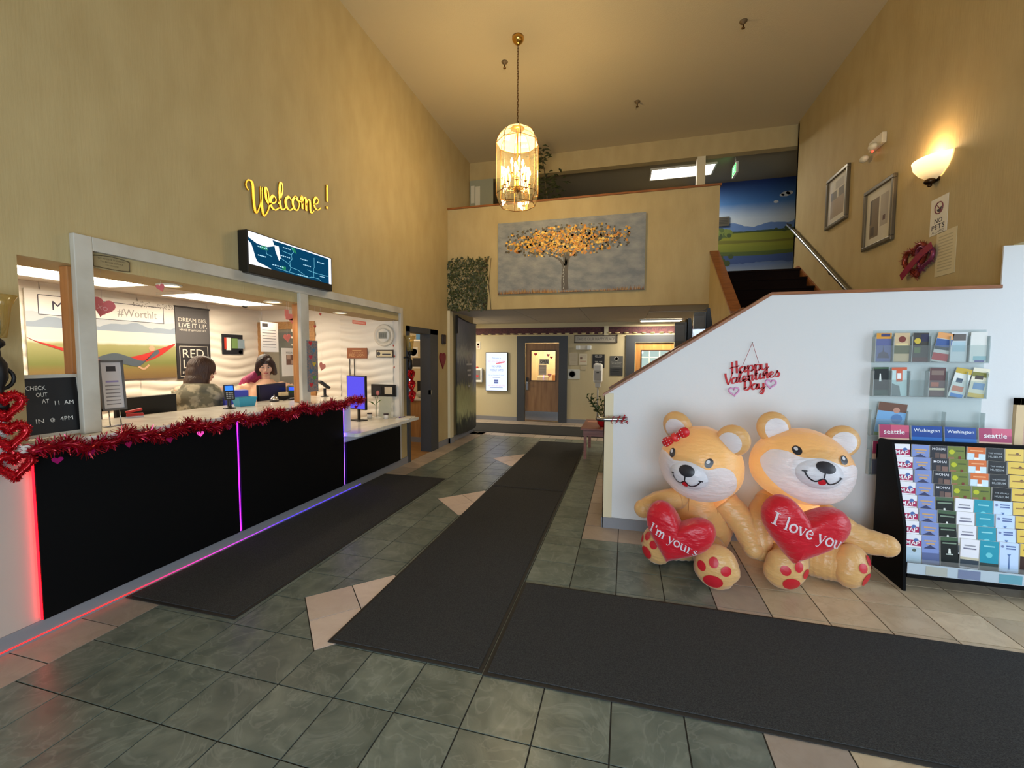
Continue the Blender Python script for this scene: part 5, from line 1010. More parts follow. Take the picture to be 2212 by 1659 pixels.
for k in range(700):
    x = rnd.uniform(.0, PWt-.01); h = rnd.uniform(.03, .1)*(.7+.3*math.sin(x*3)); q.m(P(*rnd.choice([(150, 100, 44), (176, 122, 56), (116, 78, 38), (196, 150, 80)]))); q.flat([(x, .002), (x+.008, .002), (x+.004+rnd.uniform(-.01, .01), h)], .042+.0003*(k % 6))
o = q.obj('grass_strokes', parent=t); o['kind'] = 'stuff'
# ivy screen
t = thing('ivy_panel', 'square artificial ivy screen in the corner of the balcony front', 'artificial ivy', onB(-3.19, 2.47, 7.4, .01)); rnd = random.Random(4)
q = MB(P(78, 62, 36))
for k in range(12): a = k*.085-.1; q.tube([(max(0, a), max(0, -a)*1.2, .012), (min(.75, a+.75), .92, .012)], .004, 4); q.tube([(max(0, a), .92-max(0, -a)*1.2, .016), (min(.75, a+.75), .0, .016)], .004, 4)
q.obj('lattice', parent=t); q = MB(mat('ivy_leaf', (70, 76, 36), .6, noise=((48, 54, 24), (30, 30, 30), 2, .4, .6)))
for k in range(1000):
    x, y = rnd.uniform(0, .77), rnd.uniform(0, .93); a = rnd.uniform(0, 6.28); L = rnd.uniform(.035, .055); d = Vector((math.cos(a), math.sin(a), rnd.uniform(-.2, .7))); s = Vector((-math.sin(a), math.cos(a), rnd.uniform(-.5, .5)))*L*.36; b = Vector((x, y, rnd.uniform(.012, .04)))
    q.add([b, b+d*L*.4+s, b+d*L, b+d*L*.4-s], [(0, 1, 2, 3)])
o = q.obj('leaves', parent=t); o['kind'] = 'stuff'

# ------------------------------------------------------------------ upper floor
t = thing('lake_mural', 'wall sized lake and mountain mural at the top of the stairs', 'mural', onB(1.35, 3.1, 10.555)); MW, MH = 2.62, 2.4
q = MB(gradient_panel('mural_sky', [(0, (120, 130, 140)), (.16, (150, 160, 170)), (.25, (90, 110, 150)), (.36, (104, 112, 34)), (.5, (124, 124, 38)), (.56, (176, 184, 190)), (.66, (164, 176, 190)), (.8, (60, 104, 160)), (1, (18, 44, 104))], 1, .5, .02)); q.box(0, MW, 0, MH, 0, .003)
def band(f0, f1, c, z, n=40):
    q.m(P(*c)); q.flat([(MW*i/n, f0(i/n)) for i in range(n+1)]+[(MW*i/n, f1(i/n)) for i in range(n, -1, -1)], z)
rnd = random.Random(3); rr = [rnd.random() for _ in range(60)]
mt = lambda u: 1.46+.04*math.sin(u*9)+.03*math.sin(u*23)+.02*rr[int(u*50)]+.1*max(0, u-.75)
band(lambda u: 1.3, mt, (84, 112, 160), .0034); band(lambda u: 1.27, lambda u: 1.31+.015*rr[int(u*50)], (50, 66, 36), .0036)
band(lambda u: 1.0+.02*math.sin(u*7), lambda u: 1.28, (118, 122, 36), .0038); band(lambda u: 1.06, lambda u: 1.12+.02*math.sin(u*8), (96, 94, 30), .004)
band(lambda u: .82-.12*math.sin(u*3.1), lambda u: .93-.06*math.sin(u*3), (70, 84, 36), .0042); band(lambda u: .5+.12*math.sin(u*2.5)+.03*rr[int(u*50)], lambda u: .86-.08*math.sin(u*3.1), (52, 74, 122), .0044)
q.m(P(66, 84, 40))
for k in range(26): a, b, r = .62+rnd.gauss(0, .13), 1.26+rnd.gauss(0, .06), rnd.uniform(.04, .09); q.m(P(*rnd.choice([(66, 84, 40), (96, 110, 50), (50, 66, 34)]))); q.flat([(a+r*math.cos(j*.7), b+r*math.sin(j*.7)) for j in range(9)], .0046+.0001*k)
for k in range(14): a, b, r = .62+rnd.gauss(0, .1), .74+rnd.gauss(0, .08), rnd.uniform(.04, .09); q.m(P(*rnd.choice([(56, 70, 34), (76, 88, 40)]))); q.flat([(a+r*math.cos(j*.7), b+r*math.sin(j*.7)) for j in range(9)], .0046+.0001*k)
for k in range(16): a, b, r = 2.0+rnd.gauss(0, .15), 1.32+rnd.gauss(0, .03), rnd.uniform(.03, .06); q.m(P(52, 66, 34)); q.flat([(a+r*math.cos(j*.7), b+r*.7*math.sin(j*.7)) for j in range(9)], .0046+.0001*k)
for a, b, r in ((1.9, 2.05, .09), (1.97, 2.07, .07), (1.83, 2.03, .05), (1.72, 1.9, .05)): q.m(P(176, 182, 188)); q.flat([(a+r*math.cos(j*.7), b+r*.6*math.sin(j*.7)) for j in range(9)], .0046)
q.obj('print', parent=t)
q = MB(P(66, 62, 52)); q.box(0, .28, 0, .2, 0, .02); q.m(P(40, 38, 34)); [q.quad(.04, .24, .15-.035*k, .165-.035*k, .0205) for k in range(4)]; solo('room_sign', 'small dark plaque on the lake mural', 'sign', q, onB(1.88, 4.55, 10.54))
troffer('upper_hall_light', 'bright ceiling light box in the upper hall right of the chandelier', 1.05, 9.69, 5.498, 1.2, .5, 34, (1, .93, .78), 8, (255, 248, 228))
t = thing('exit_sign', 'green exit sign hanging from the upper hall ceiling', 'sign', T(1.98, 9.3, 5.26)); q = MB(P(206, 206, 200)); q.box(-.02, .02, -.16, .16, -.1, .1); q.tube([(0, 0, .1), (0, 0, .24)], .012, 6); q.obj('case', parent=t); q = MB(glow('exit_green', (40, 210, 80), 2.2)); q.box(-.022, -.0205, -.14, .14, -.08, .08); q.m(glow('exit_letters', (200, 255, 210), 2.5)); q.at(frame((-.0225, 0, 0), (0, -1, 0), (0, 0, 1))); q.text('EXIT', 0, 0, .1, .0, w=.22, h=.11); q.obj('face', parent=t)
t = thing('notice_board', 'pale green panel with white papers in the upper hall corner', 'notice board', onB(-3.18, 4.3, 8.56, .03)); q = MB(P(150, 150, 128)); q.box(0, .5, -.1, .96, 0, .02); q.obj('board', parent=t); 
for b in ((.02, .1, .5, .85), (.12, .22, .45, .83), (.03, .2, .18, .44)): q = MB(P(206, 200, 180)); q.box(b[0], b[1], b[2], b[3], .02, .023); q.obj('paper', parent=t)
q = MB(P(30, 26, 24)); q.box(.05, .21, -.1, .1, .02, .03); q.obj('dark_pocket', parent=t)
t = thing('leafy_plant', 'tall leafy plant standing behind the balcony beside the chandelier', 'plant', T(-1.45, 7.85, 3.1)); q = MB(P(70, 54, 40)); q.lathe([(.13, 0), (.17, .3), (.15, .3), (0, .27)], 18); q.obj('pot', parent=t); q = MB(P(70, 60, 34)); q.tube([(0, 0, .25), (.03, 0, 1.2), (-.04, 0, 1.9), (-.12, -.05, 2.25)], [.02, .016, .012, .006], 6); q.obj('stem', parent=t)
rnd = random.Random(8); q = MB(mat('dark_leaf', (52, 56, 24), .6))
for cz, cxx, n_, sp in ((1.55, .03, 60, .14), (1.4, -.08, 30, .12), (2.05, -.1, 26, .07), (2.22, -.12, 26, .07), (1.75, .06, 20, .08)):
    for k in range(n_):
        b = Vector((cxx+rnd.gauss(0, sp), rnd.gauss(0, .06), cz+rnd.gauss(0, sp))); a = rnd.uniform(0, 6.28); leaf(q, b, (math.cos(a), math.sin(a)*.5, rnd.uniform(-.3, .6)), rnd.uniform(.09, .14), .028, .3)
q.obj('leaves', parent=t)

# ------------------------------------------------------------------ right wall
t = thing('stair_handrail', 'round steel handrail on the right stair wall', 'handrail'); q = MB(STEEL); q.tube([(2.69, 8.6, 3.96), (2.69, 8.3, 3.77), (2.69, 6.1, 2.31), (2.69, 5.5, 1.93)], .024, 10); q.obj('rail', parent=t)
for y in (8.2, 6.9, 5.8): q = MB(STEEL); z = 3.77-(8.3-y)*.665; q.tube([(2.77, y, z-.07), (2.7, y, z-.06), (2.69, y, z-.02)], .01, 6); q.obj('bracket', parent=t)
def framed(label, y0, y1, z0, z1, art):
    t = thing('framed_picture', label, 'picture', onR(y0, z0, .001), 'framed prints up the stairs'); w_, h_ = y0-y1, z1-z0; q = MB(mat('pewter_frame', (110, 100, 82), .35, .6)); f = .045
    for b in ((0, w_, 0, f), (0, w_, h_-f, h_), (0, f, f, h_-f), (w_-f, w_, f, h_-f)): q.box(b[0], b[1], b[2], b[3], 0, .04, .008)
    q.obj('frame', parent=t); q = MB(P(206, 198, 176)); q.box(f, w_-f, f, h_-f, 0, .015); mt_ = q.obj('mount', parent=t); q = MB()
    art(q, w_, h_); q.obj('print', parent=mt_); q = MB(glassy('picture_glass', (255, 255, 255), .06, .03)); q.quad(f, w_-f, f, h_-f, .028); q.obj('glass', parent=t)
def art1(q, w_, h_):
    q.m(P(150, 128, 100)); q.quad(.12, w_-.12, .12, h_*.52, .0155); q.m(P(104, 92, 74)); q.quad(.12, w_*.48, h_*.52, h_*.68, .0155); q.quad(w_*.55, w_-.12, h_*.52, h_*.68, .0155); q.m(P(170, 160, 140)); q.quad(w_*.4, w_-.14, h_*.7, h_*.85, .0155)
def art2(q, w_, h_):
    q.m(P(112, 92, 66)); q.quad(.12, w_*.5, .12, h_-.14, .0155); q.m(P(70, 58, 44)); q.quad(.14, w_*.36, .14, h_*.35, .0158); q.quad(w_*.2, w_*.26, h_*.4, h_*.8, .0158); q.m(P(170, 158, 140)); q.quad(w_*.55, w_-.12, h_*.3, h_-.14, .0155); q.m(P(90, 60, 50)); q.quad(w_*.64, w_*.72, h_*.38, h_*.46, .0158)
framed('framed print on the right stair wall, the left and smaller looking one', 7.215, 6.6, 3.45, 4.15, art1)
framed('framed print on the right stair wall, the one nearer the wall lamp', 6.165, 5.565, 2.9, 3.6, art2)
t = thing('wall_lamp', 'glowing frosted glass bowl lamp on the right wall', 'wall lamp', onR(4.96, 3.28, .0))
ml = bpy.data.materials.new('frosted_lamp_glass'); ml.use_nodes = True; tt = ml.node_tree; b_ = tt.nodes['Principled BSDF']; b_.inputs['Base Color'].default_value = lin((250, 226, 180)); b_.inputs['Roughness'].default_value = .3; b_.inputs['Emission Color'].default_value = lin((255, 208, 140))
tc_ = tt.nodes.new('ShaderNodeTexCoord'); sp_ = tt.nodes.new('ShaderNodeSeparateXYZ'); rp_ = tt.nodes.new('ShaderNodeMapRange'); rp_.inputs[1].default_value = .1; rp_.inputs[2].default_value = 1.0; rp_.inputs[3].default_value = .25; rp_.inputs[4].default_value = 2.6
tt.links.new(tc_.outputs['Generated'], sp_.inputs[0]); tt.links.new(sp_.outputs[1], rp_.inputs[0]); tt.links.new(rp_.outputs[0], b_.inputs['Emission Strength'])
q = MB(ml); V = []; F = []; n = 18; prof = [(.02, 0), (.09, .03), (.15, .075), (.19, .13), (.205, .19)]
for r, z in prof: V += [(r*math.cos(math.pi*j/n), z, max(.005, r*.85*math.sin(math.pi*j/n))) for j in range(n+1)]
for i in range(len(prof)-1): F += [(i*(n+1)+j, i*(n+1)+j+1, (i+1)*(n+1)+j+1, (i+1)*(n+1)+j) for j in range(n)]
q.add(V, F, True); q.obj('glass_bowl', parent=t); q = MB(mat('bronze', (70, 52, 34), .35, .9)); q.ball((0, -.01, .05), (.045, .03, .045), 14, 8); q.ball((0, -.045, .05), .018, 10, 6); q.obj('finial', parent=t); q = MB(mat('bronze', (70, 52, 34))); q.box(-.05, .05, -.02, .12, 0, .012); q.obj('back_plate', parent=t)
pl = point('wall_lamp_bulb', (2.66, 4.96, 3.5), 6.5, (1, .72, .42), .05)
t = thing('emergency_light', 'twin headed emergency light with a red dot on the right wall', 'light', onR(5.97, 4.05, .001)); q = MB(P(206, 192, 160)); q.box(-.12, .16, -.02, .1, 0, .05, .01); q.obj('housing', parent=t)
for x, z in ((-.16, -.06), (.02, .0)): q = MB(P(214, 202, 172)); q.ball((x, z, .07), (.06, .04, .04), 12, 8); q.obj('lamp_head', parent=t)
q = MB(glow('red_dot', (255, 60, 40), 4)); q.ball((.0, -.045, .06), .012, 8, 6); q.obj('indicator', parent=t)
t = thing('no_pets_sign', 'white NO PETS sign with a red circle on the right wall', 'sign', onR(5.005, 2.765, .001)); q = MB(P(222, 214, 194)); q.box(0, .225, 0, .335, 0, .003); q.obj('sheet', parent=t); q = MB(P(44, 34, 44)); q.text('NO', .112, .125, .06, .0035, w=.1, h=.045, bold=.01); q.text('PETS', .112, .07, .06, .0035, w=.17, h=.045, bold=.01); q.text('ALLOWED', .112, .025, .03, .0035, w=.16, h=.022); q.flat([(.08, .23), (.1, .2), (.14, .2), (.15, .25), (.13, .24), (.11, .23)], .0035); q.m(P(120, 50, 60)); q.tube([(.112+.052*math.cos(a*.3142), .24+.052*math.sin(a*.3142), .004) for a in range(20)], .005, 5, closed=True); q.tube([(.075, .277, .004), (.149, .203, .004)], .004, 5); q.obj('printing', parent=t)
q = MB(P(206, 192, 152)); q.box(0, .25, 0, .4, 0, .003); q.m(P(176, 164, 130)); [q.quad(.03, .21, .35-.028*k, .36-.028*k, .0035) for k in range(12)]; solo('wall_notice', 'pale printed notice on the right wall beside the tinsel hearts', 'notice', q, onR(4.9, 2.37, .001))
t = thing('heart_wreath', 'red tinsel hearts with a ribbon banner on the right wall', 'decoration', onR(5.1, 2.57, .02)); q = MB(mat('rust_tinsel', (140, 52, 36), .35, .4)); pts = [(x*1.0, y, 0) for x, y in heart_pts(.34, 36)]; q.at(T(-.06, 0, 0) @ RZ(12)); q.tube(pts, .022, 6, closed=True); tinsel_tube(q, pts+[pts[0]], .022, 500, .03, 21); q.obj('heart', parent=t); q = MB(mat('plum_tinsel', (130, 56, 80), .35, .4)); q.at(T(.08, 0, .01) @ RZ(-20)); pts = [(x, y, 0) for x, y in heart_pts(.25, 36)]; q.tube(pts, .018, 6, closed=True); tinsel_tube(q, pts+[pts[0]], .018, 400, .025, 22); q.obj('heart', parent=t)
q = MB(mat('wine_ribbon', (140, 32, 60), .4)); q.at(RZ(16)); q.ribbon([(-.24, -.06), (-.1, -.02), (.08, .02), (.24, .03)], .07, .07, .03, .036); q.obj('ribbon', parent=t)

# ------------------------------------------------------------------ chandelier and sprinklers
CX, CY = -1.385, 5.43
t = thing('chandelier', 'eight sided brass and glass lantern chandelier hanging on a chain', 'chandelier', T(CX, CY, 0))
q = MB(BRASS); q.lathe([(.075, 5.63), (.075, 5.6), (.06, 5.57), (.03, 5.545), (.012, 5.535), (0, 5.535)], 24); q.obj('ceiling_canopy', parent=t)
q = MB(mat('aged_brass', (120, 84, 40), .35, .8)); z = 5.53; k = 0
while z > 4.56:
    ax = k % 2; q.tube([((.011*math.cos(a*.7854) if ax else 0), (0 if ax else .011*math.cos(a*.7854)), z-.02+.022*math.sin(a*.7854)) for a in range(8)], .0035, 5, closed=True); z -= .034; k += 1
q.tube([(.005*math.sin(i), .005*math.cos(i), 5.53-.97*i/20) for i in range(21)], .003, 5); q.obj('chain', parent=t)
q = MB(BRASS); q.lathe([(.0, 4.58), (.015, 4.57), (.05, 4.55), (.055, 4.53), (.03, 4.52), (.09, 4.515), (0, 4.515)], 24); q.obj('crown', parent=t)
R8 = [(.09, 4.515), (.155, 4.495), (.205, 4.45), (.238, 4.39), (.252, 4.33), (.252, 3.7), (.215, 3.565)]
def c8(r, k, z): a = math.pi/8+k*math.pi/4; return Vector((r/math.cos(math.pi/8)*math.cos(a), r/math.cos(math.pi/8)*math.sin(a), z))
PANE = glassy('lantern_glass', (255, 248, 226), .1, .02, .03, (255, 240, 200)); DOME = glassy('lantern_dome_glass', (255, 246, 222), .1, .05, .26, (255, 238, 200))
for k in range(8):
    q = MB(DOME); V = []
    for r, z in R8[:5]: V += [c8(r, k, z), c8(r, k+1, z)]
    q.add(V, [(2*i, 2*i+1, 2*i+3, 2*i+2) for i in range(4)]); q.obj('dome_pane', parent=t)
    q = MB(PANE); q.add([c8(*a_) for a_ in ((.252, k, 4.33), (.252, k+1, 4.33), (.252, k+1, 3.7), (.252, k, 3.7))], [(0, 1, 2, 3)]); q.obj('pane', parent=t)
    q = MB(PANE); q.add([c8(*a_) for a_ in ((.252, k, 3.7), (.252, k+1, 3.7), (.215, k+1, 3.565), (.215, k, 3.565))], [(0, 1, 2, 3)]); q.obj('lower_pane', parent=t)
q = MB(mat('lead_came', (150, 104, 44), .3, .9))
for k in range(8):
    q.tube([c8(r, k, z) for r, z in R8], .0045, 5)
    for r, z in ((.252, 4.33), (.252, 3.7), (.215, 3.565)): q.tube([c8(r, k, z), c8(r, k+1, z)], .0045, 5)
q.obj('frame', parent=t)
q = MB(BRASS); q.tube([(0, 0, 4.52), (0, 0, 3.74)], .01, 8); q.lathe([(.0, 3.72), (.04, 3.74), (.05, 3.78), (.02, 3.83), (.035, 3.9), (.015, 3.95), (.0, 3.95)], 16); q.obj('stem', parent=t)
BULB = glow('candle_bulb', (255, 214, 140), 40)
for k in range(12):
    up = k >= 8; a = (k*math.pi/4+.2) if not up else (k*math.pi/2+.6); r = .155 if not up else .075; zb = 3.82 if not up else 3.96; c = Vector((r*math.cos(a), r*math.sin(a), zb))
    q = MB(BRASS); q.tube([(0, 0, zb-.03), (c.x*.35, c.y*.35, zb-.08), (c.x*.8, c.y*.8, zb-.07), c], .006, 6); q.lathe([(.008, -.005), (.022, .005), (.02, .012), (0, .012)], 10, c); ar = q.obj('arm', parent=t)
    q = MB(mat('candle_sleeve', (240, 214, 150), .5)); q.lathe([(.0105, .01), (.0105, .11), (0, .11)], 10, c); q.obj('candle_sleeve', parent=ar)
    q = MB(BULB); q.lathe([(.0, .108), (.012, .115), (.019, .135), (.016, .155), (.006, .18), (0, .19)], 10, c); q.obj('bulb', parent=ar)
point('chandelier_light', (CX, CY, 4.08), 92, (1, .82, .54), .2)
for x, y, lb in ((1.28, 5.86, 'ceiling sprinkler near the right wall'), (-1.67, 5.82, 'ceiling sprinkler just left of the chandelier chain'), (.1, 7.2, 'faint ceiling sprinkler far back over the balcony')):
    t = thing('sprinkler', lb, 'sprinkler', T(x, y, 5.63), 'ceiling sprinklers'); q = MB(P(110, 88, 56)); q.lathe([(.045, 0), (.04, -.012), (.015, -.02), (.012, -.04), (0, -.04)], 14); q.obj('escutcheon', parent=t); q = MB(mat('aged_brass', (120, 84, 40))); q.lathe([(.008, -.04), (.008, -.075), (.02, -.078), (.02, -.084), (0, -.084)], 10); q.obj('head', parent=t)
# ------------------------------------------------------------------ on the white stair wall
t = thing('valentine_sign', 'red cursive Happy Valentines Day sign hanging on the white wall', 'sign', onB(0, 0, 4.064))
REDG = mat('red_glitter_card', (196, 44, 50), .45, bump=(500, .4))
for word, x, z, s, rise, adv in (('Happy', .878, 1.472, .051, .16, .98), ('Valentines', .838, 1.38, .0485, .19, .97), ('Day', .975, 1.335, .047, .1, .95)):
    q = MB(REDG); x0 = x
    for ch in word:
        a_, st_ = GL[ch]
        for st in st_: q.ribbon([(x+px*s, z+rise*(x+px*s-x0)+py*s) for px, py in st], .007, .016, .001, .007, 5)
        x += a_*s*adv
    q.obj('lettering', parent=t)
for x, z, a in ((.915, 1.318, 6), (1.195, 1.39, -6)):
    q = MB(mat('pink_glitter', (214, 150, 196), .5)); q.at(T(x, z, .009) @ RZ(a)); q.tube([(u, v, 0) for u, v in heart_pts(.085, 30)], .0065, 6, closed=True); q.obj('pink_heart', parent=t)
q = MB(P(186, 90, 90)); q.tube([(.975, 1.545, .004), (1.045, 1.742, .004)], .0016, 4); q.tube([(1.045, 1.742, .004), (1.1, 1.57, .004)], .0016, 4); q.m(STEEL); q.ball((1.045, 1.744, .004), .005, 6, 4); q.obj('string', parent=t)

t = thing('grab_rail', 'short steel grab rail at the white wall corner', 'handrail'); q = MB(STEEL); q.tube([(-.175, 4.13, 1.045), (-.21, 4.13, 1.045), (-.235, 4.1, 1.045), (-.24, 4.03, 1.045), (-.22, 3.99, 1.045), (-.17, 3.985, 1.045), (-.02, 3.99, 1.05), (.0, 4.0, 1.05), (.01, 4.03, 1.05), (.01, 4.066, 1.05)], .021, 12); q.obj('tube', parent=t)
q = MB(mat('garland_red', (176, 30, 50), .4)); rnd = random.Random(6); pts = [(-.14+.16*k/24, 3.985+.03*math.sin(k*.9), 1.047+.028*math.cos(k*.9)) for k in range(25)]; q.tube(pts, .003, 5)
for k in range(70):
    p = Vector(rnd.choice(pts[4:] if rnd.random() < .5 else pts[17:])); d = Vector((rnd.gauss(0, 1), rnd.gauss(0, 1), rnd.gauss(0, 1))).normalized(); e = d.cross(Vector((.3, .5, .8))).normalized()*.007; q.add([p, p+d*.012+e, p+d*.022, p+d*.012-e], [(0, 1, 2, 3)])
solo('heart_garland', 'thin red heart garland wound round the grab rail', 'garland', q)
q = MB(mat('light_wood_trim2', (206, 178, 134), .5)); q.box(0, .5, 0, .05, 0, .03); q.box(0, .05, .05, .7, 0, .03); q.box(.45, .5, .05, .7, 0, .03); q.box(0, .5, .65, .7, 0, .03); q.m(P(186, 150, 130)); q.box(.05, .45, .05, .65, 0, .012); solo('framed_board', 'light wood framed board at the right edge behind the brochure rack', 'frame', q, onB(2.835, .62, 4.066))

# ------------------------------------------------------------------ inflatable bears
def silky(name, col, tr=.32):
    m = mat(name, col, .32, spec=.6, sheen=.3, bump=((14, 14, 34), .55)); t = m.node_tree; b = t.nodes['Principled BSDF']; o = t.nodes['Material Output']
    ts = t.nodes.new('ShaderNodeBsdfTranslucent'); ts.inputs[0].default_value = lin(col); mx = t.nodes.new('ShaderNodeMixShader'); mx.inputs[0].default_value = tr
    t.links.new(b.outputs[0], mx.inputs[1]); t.links.new(ts.outputs[0], mx.inputs[2]); t.links.new(mx.outputs[0], o.inputs[0]); return m
FUR = silky('bear_nylon', (236, 190, 122)); FURW = silky('bear_white_nylon', (236, 234, 238)); HEART = silky('heart_red_nylon', (216, 24, 44), .3)
BLK = mat('bear_black_print', (36, 34, 40), .35); PADR = mat('bear_red_print', (190, 26, 40), .4)
def bvh_of(mb): return BVHTree.FromPolygons([tuple(v) for v in mb.v], mb.f)
def decal(q, bvh, pts, tris, off, org=None, d=Vector((0, 1, 0))):
    V = []
    for x, z in pts:
        o = Vector((x, -2, z)); h = bvh.ray_cast(o, d)
        if h[0] is None: h = bvh.find_nearest(Vector((x, 0, z)))
        nn = h[1] if h[1].y < 0 else -h[1]; V.append(h[0]+nn*off+Vector((0, -off*.5, 0)))
    q.add(V, tris, True)
def fan(c, outline, rings=6):
    n = len(outline); pts = [c]; tris = []
    for r in range(1, rings+1):
        k = r/rings; pts += [(c[0]+(x-c[0])*k, c[1]+(y-c[1])*k) for x, y in outline]
    for j in range(n): tris.append((0, 1+j, 1+(j+1) % n))
    for r in range(rings-1):
        a = 1+r*n; b = a+n
        for j in range(n): tris.append((a+j, b+j, b+(j+1) % n, a+(j+1) % n))
    return pts, tris
def ell(cx, cy, rx, ry, n=20, rot=0):
    c, s = math.cos(rot), math.sin(rot); return [(cx+rx*math.cos(2*math.pi*j/n)*c-ry*math.sin(2*math.pi*j/n)*s, cy+rx*math.cos(2*math.pi*j/n)*s+ry*math.sin(2*math.pi*j/n)*c) for j in range(n)]
def smooth_outline(pts, k=4):
    p = pts+[pts[0], pts[1], pts[2]]; c = catmull([pts[-1]]+p, k); return [tuple(v) for v in c[k:-2*k-1]][:len(pts)*k]
MASK = [(-.77, .3), (-.56, .33), (-.36, .26), (-.15, .3), (.26, .3), (.46, .25), (.67, .33), (.86, .22), (.95, -.1), (.88, -.45), (.55, -.74), (.26, -.84), (-.05, -.82), (-.42, -.68), (-.78, -.38), (-.92, -.07), (-.87, .17)]
def ribbon_pts(path, w_):
    c = catmull(path, 6); P_ = []; n = len(c)
    for i, p in enumerate(c):
        a = c[max(0, i-1)]; b = c[min(n-1, i+1)]; d = (b-a).normalized(); P_ += [(p.x-d.y*w_, p.y+d.x*w_), (p.x+d.y*w_, p.y-d.x*w_)]
    return P_, [(2*i, 2*i+1, 2*i+3, 2*i+2) for i in range(n-1)]
def heart3d(w_, h_, dep):
    q = MB(HEART); base = []
    for i in range(56):
        t_ = 2*math.pi*i/56; sn = math.sin(t_); base.append((w_/2*math.copysign(abs(sn)**2.0, sn), h_*(13*math.cos(t_)-5*math.cos(2*t_)-2*math.cos(3*t_)-math.cos(4*t_)+2.5)/30.5)); V = []; F = []; n = 56; K = 8
    for k in range(-K, K+1):
        th = math.pi/2*k/K; sc = max(.02, math.cos(th)**.5); wr = 1+.012*math.sin(k*2.1)
        V += [(x*sc*wr, dep*math.sin(th), y*sc) for x, y in base]
    for k in range(2*K): F += [(k*n+j, k*n+(j+1) % n, (k+1)*n+(j+1) % n, (k+1)*n+j) for j in range(n)]
    F += [tuple(range(n-1, -1, -1)), tuple(2*K*n+j for j in range(n))]; q.add(V, F, True); return q
def paw(t, M, r, side, pads=True):
    fn = lambda d, p: Vector((p.x*(1+.06*math.sin(9*d.x+5*d.z)*(d.y > -.3)), p.y, p.z))
    q = MB(FUR); q.at(M); q.ball((0, .05, 0), (r*.98, r*.75, r*1.05), 28, 18, fn); o = q.obj('foot', parent=t)
    q2 = MB(); q2.ball((0, .05, 0), (r*.98, r*.75, r*1.05), 28, 18, fn); bv = bvh_of(q2); q = MB(PADR); q.at(M)
    for cx, cy, rx, ry, rot in ((.0, -.4, .42, .33, .3*side), (-.5, .18, .2, .22, 0), (.0, .5, .2, .22, 0), (.5, .22, .2, .22, 0)):
        P_, T_ = fan((cx*r, cy*r), ell(cx*r, cy*r, rx*r, ry*r, 18, rot), 4); decal(q, bv, P_, T_, .004)
    q.obj('paw_print', parent=o)
def limb_tube(t, name, pts, rad):
    c = catmull([Vector(p) for p in pts], 6); n = len(c); rr = []
    for i in range(n):
        u = i/(n-1)*(len(rad)-1); k = min(int(u), len(rad)-2); rr.append((rad[k]+(rad[k+1]-rad[k])*(u-k))*(1+.03*math.sin(i*2.2)))
    q = MB(FUR); q.tube(c, rr, 18); q.ball(c[-1], rr[-1], 18, 10); q.ball(c[0], rr[0], 18, 10); return q.obj(name, parent=t)
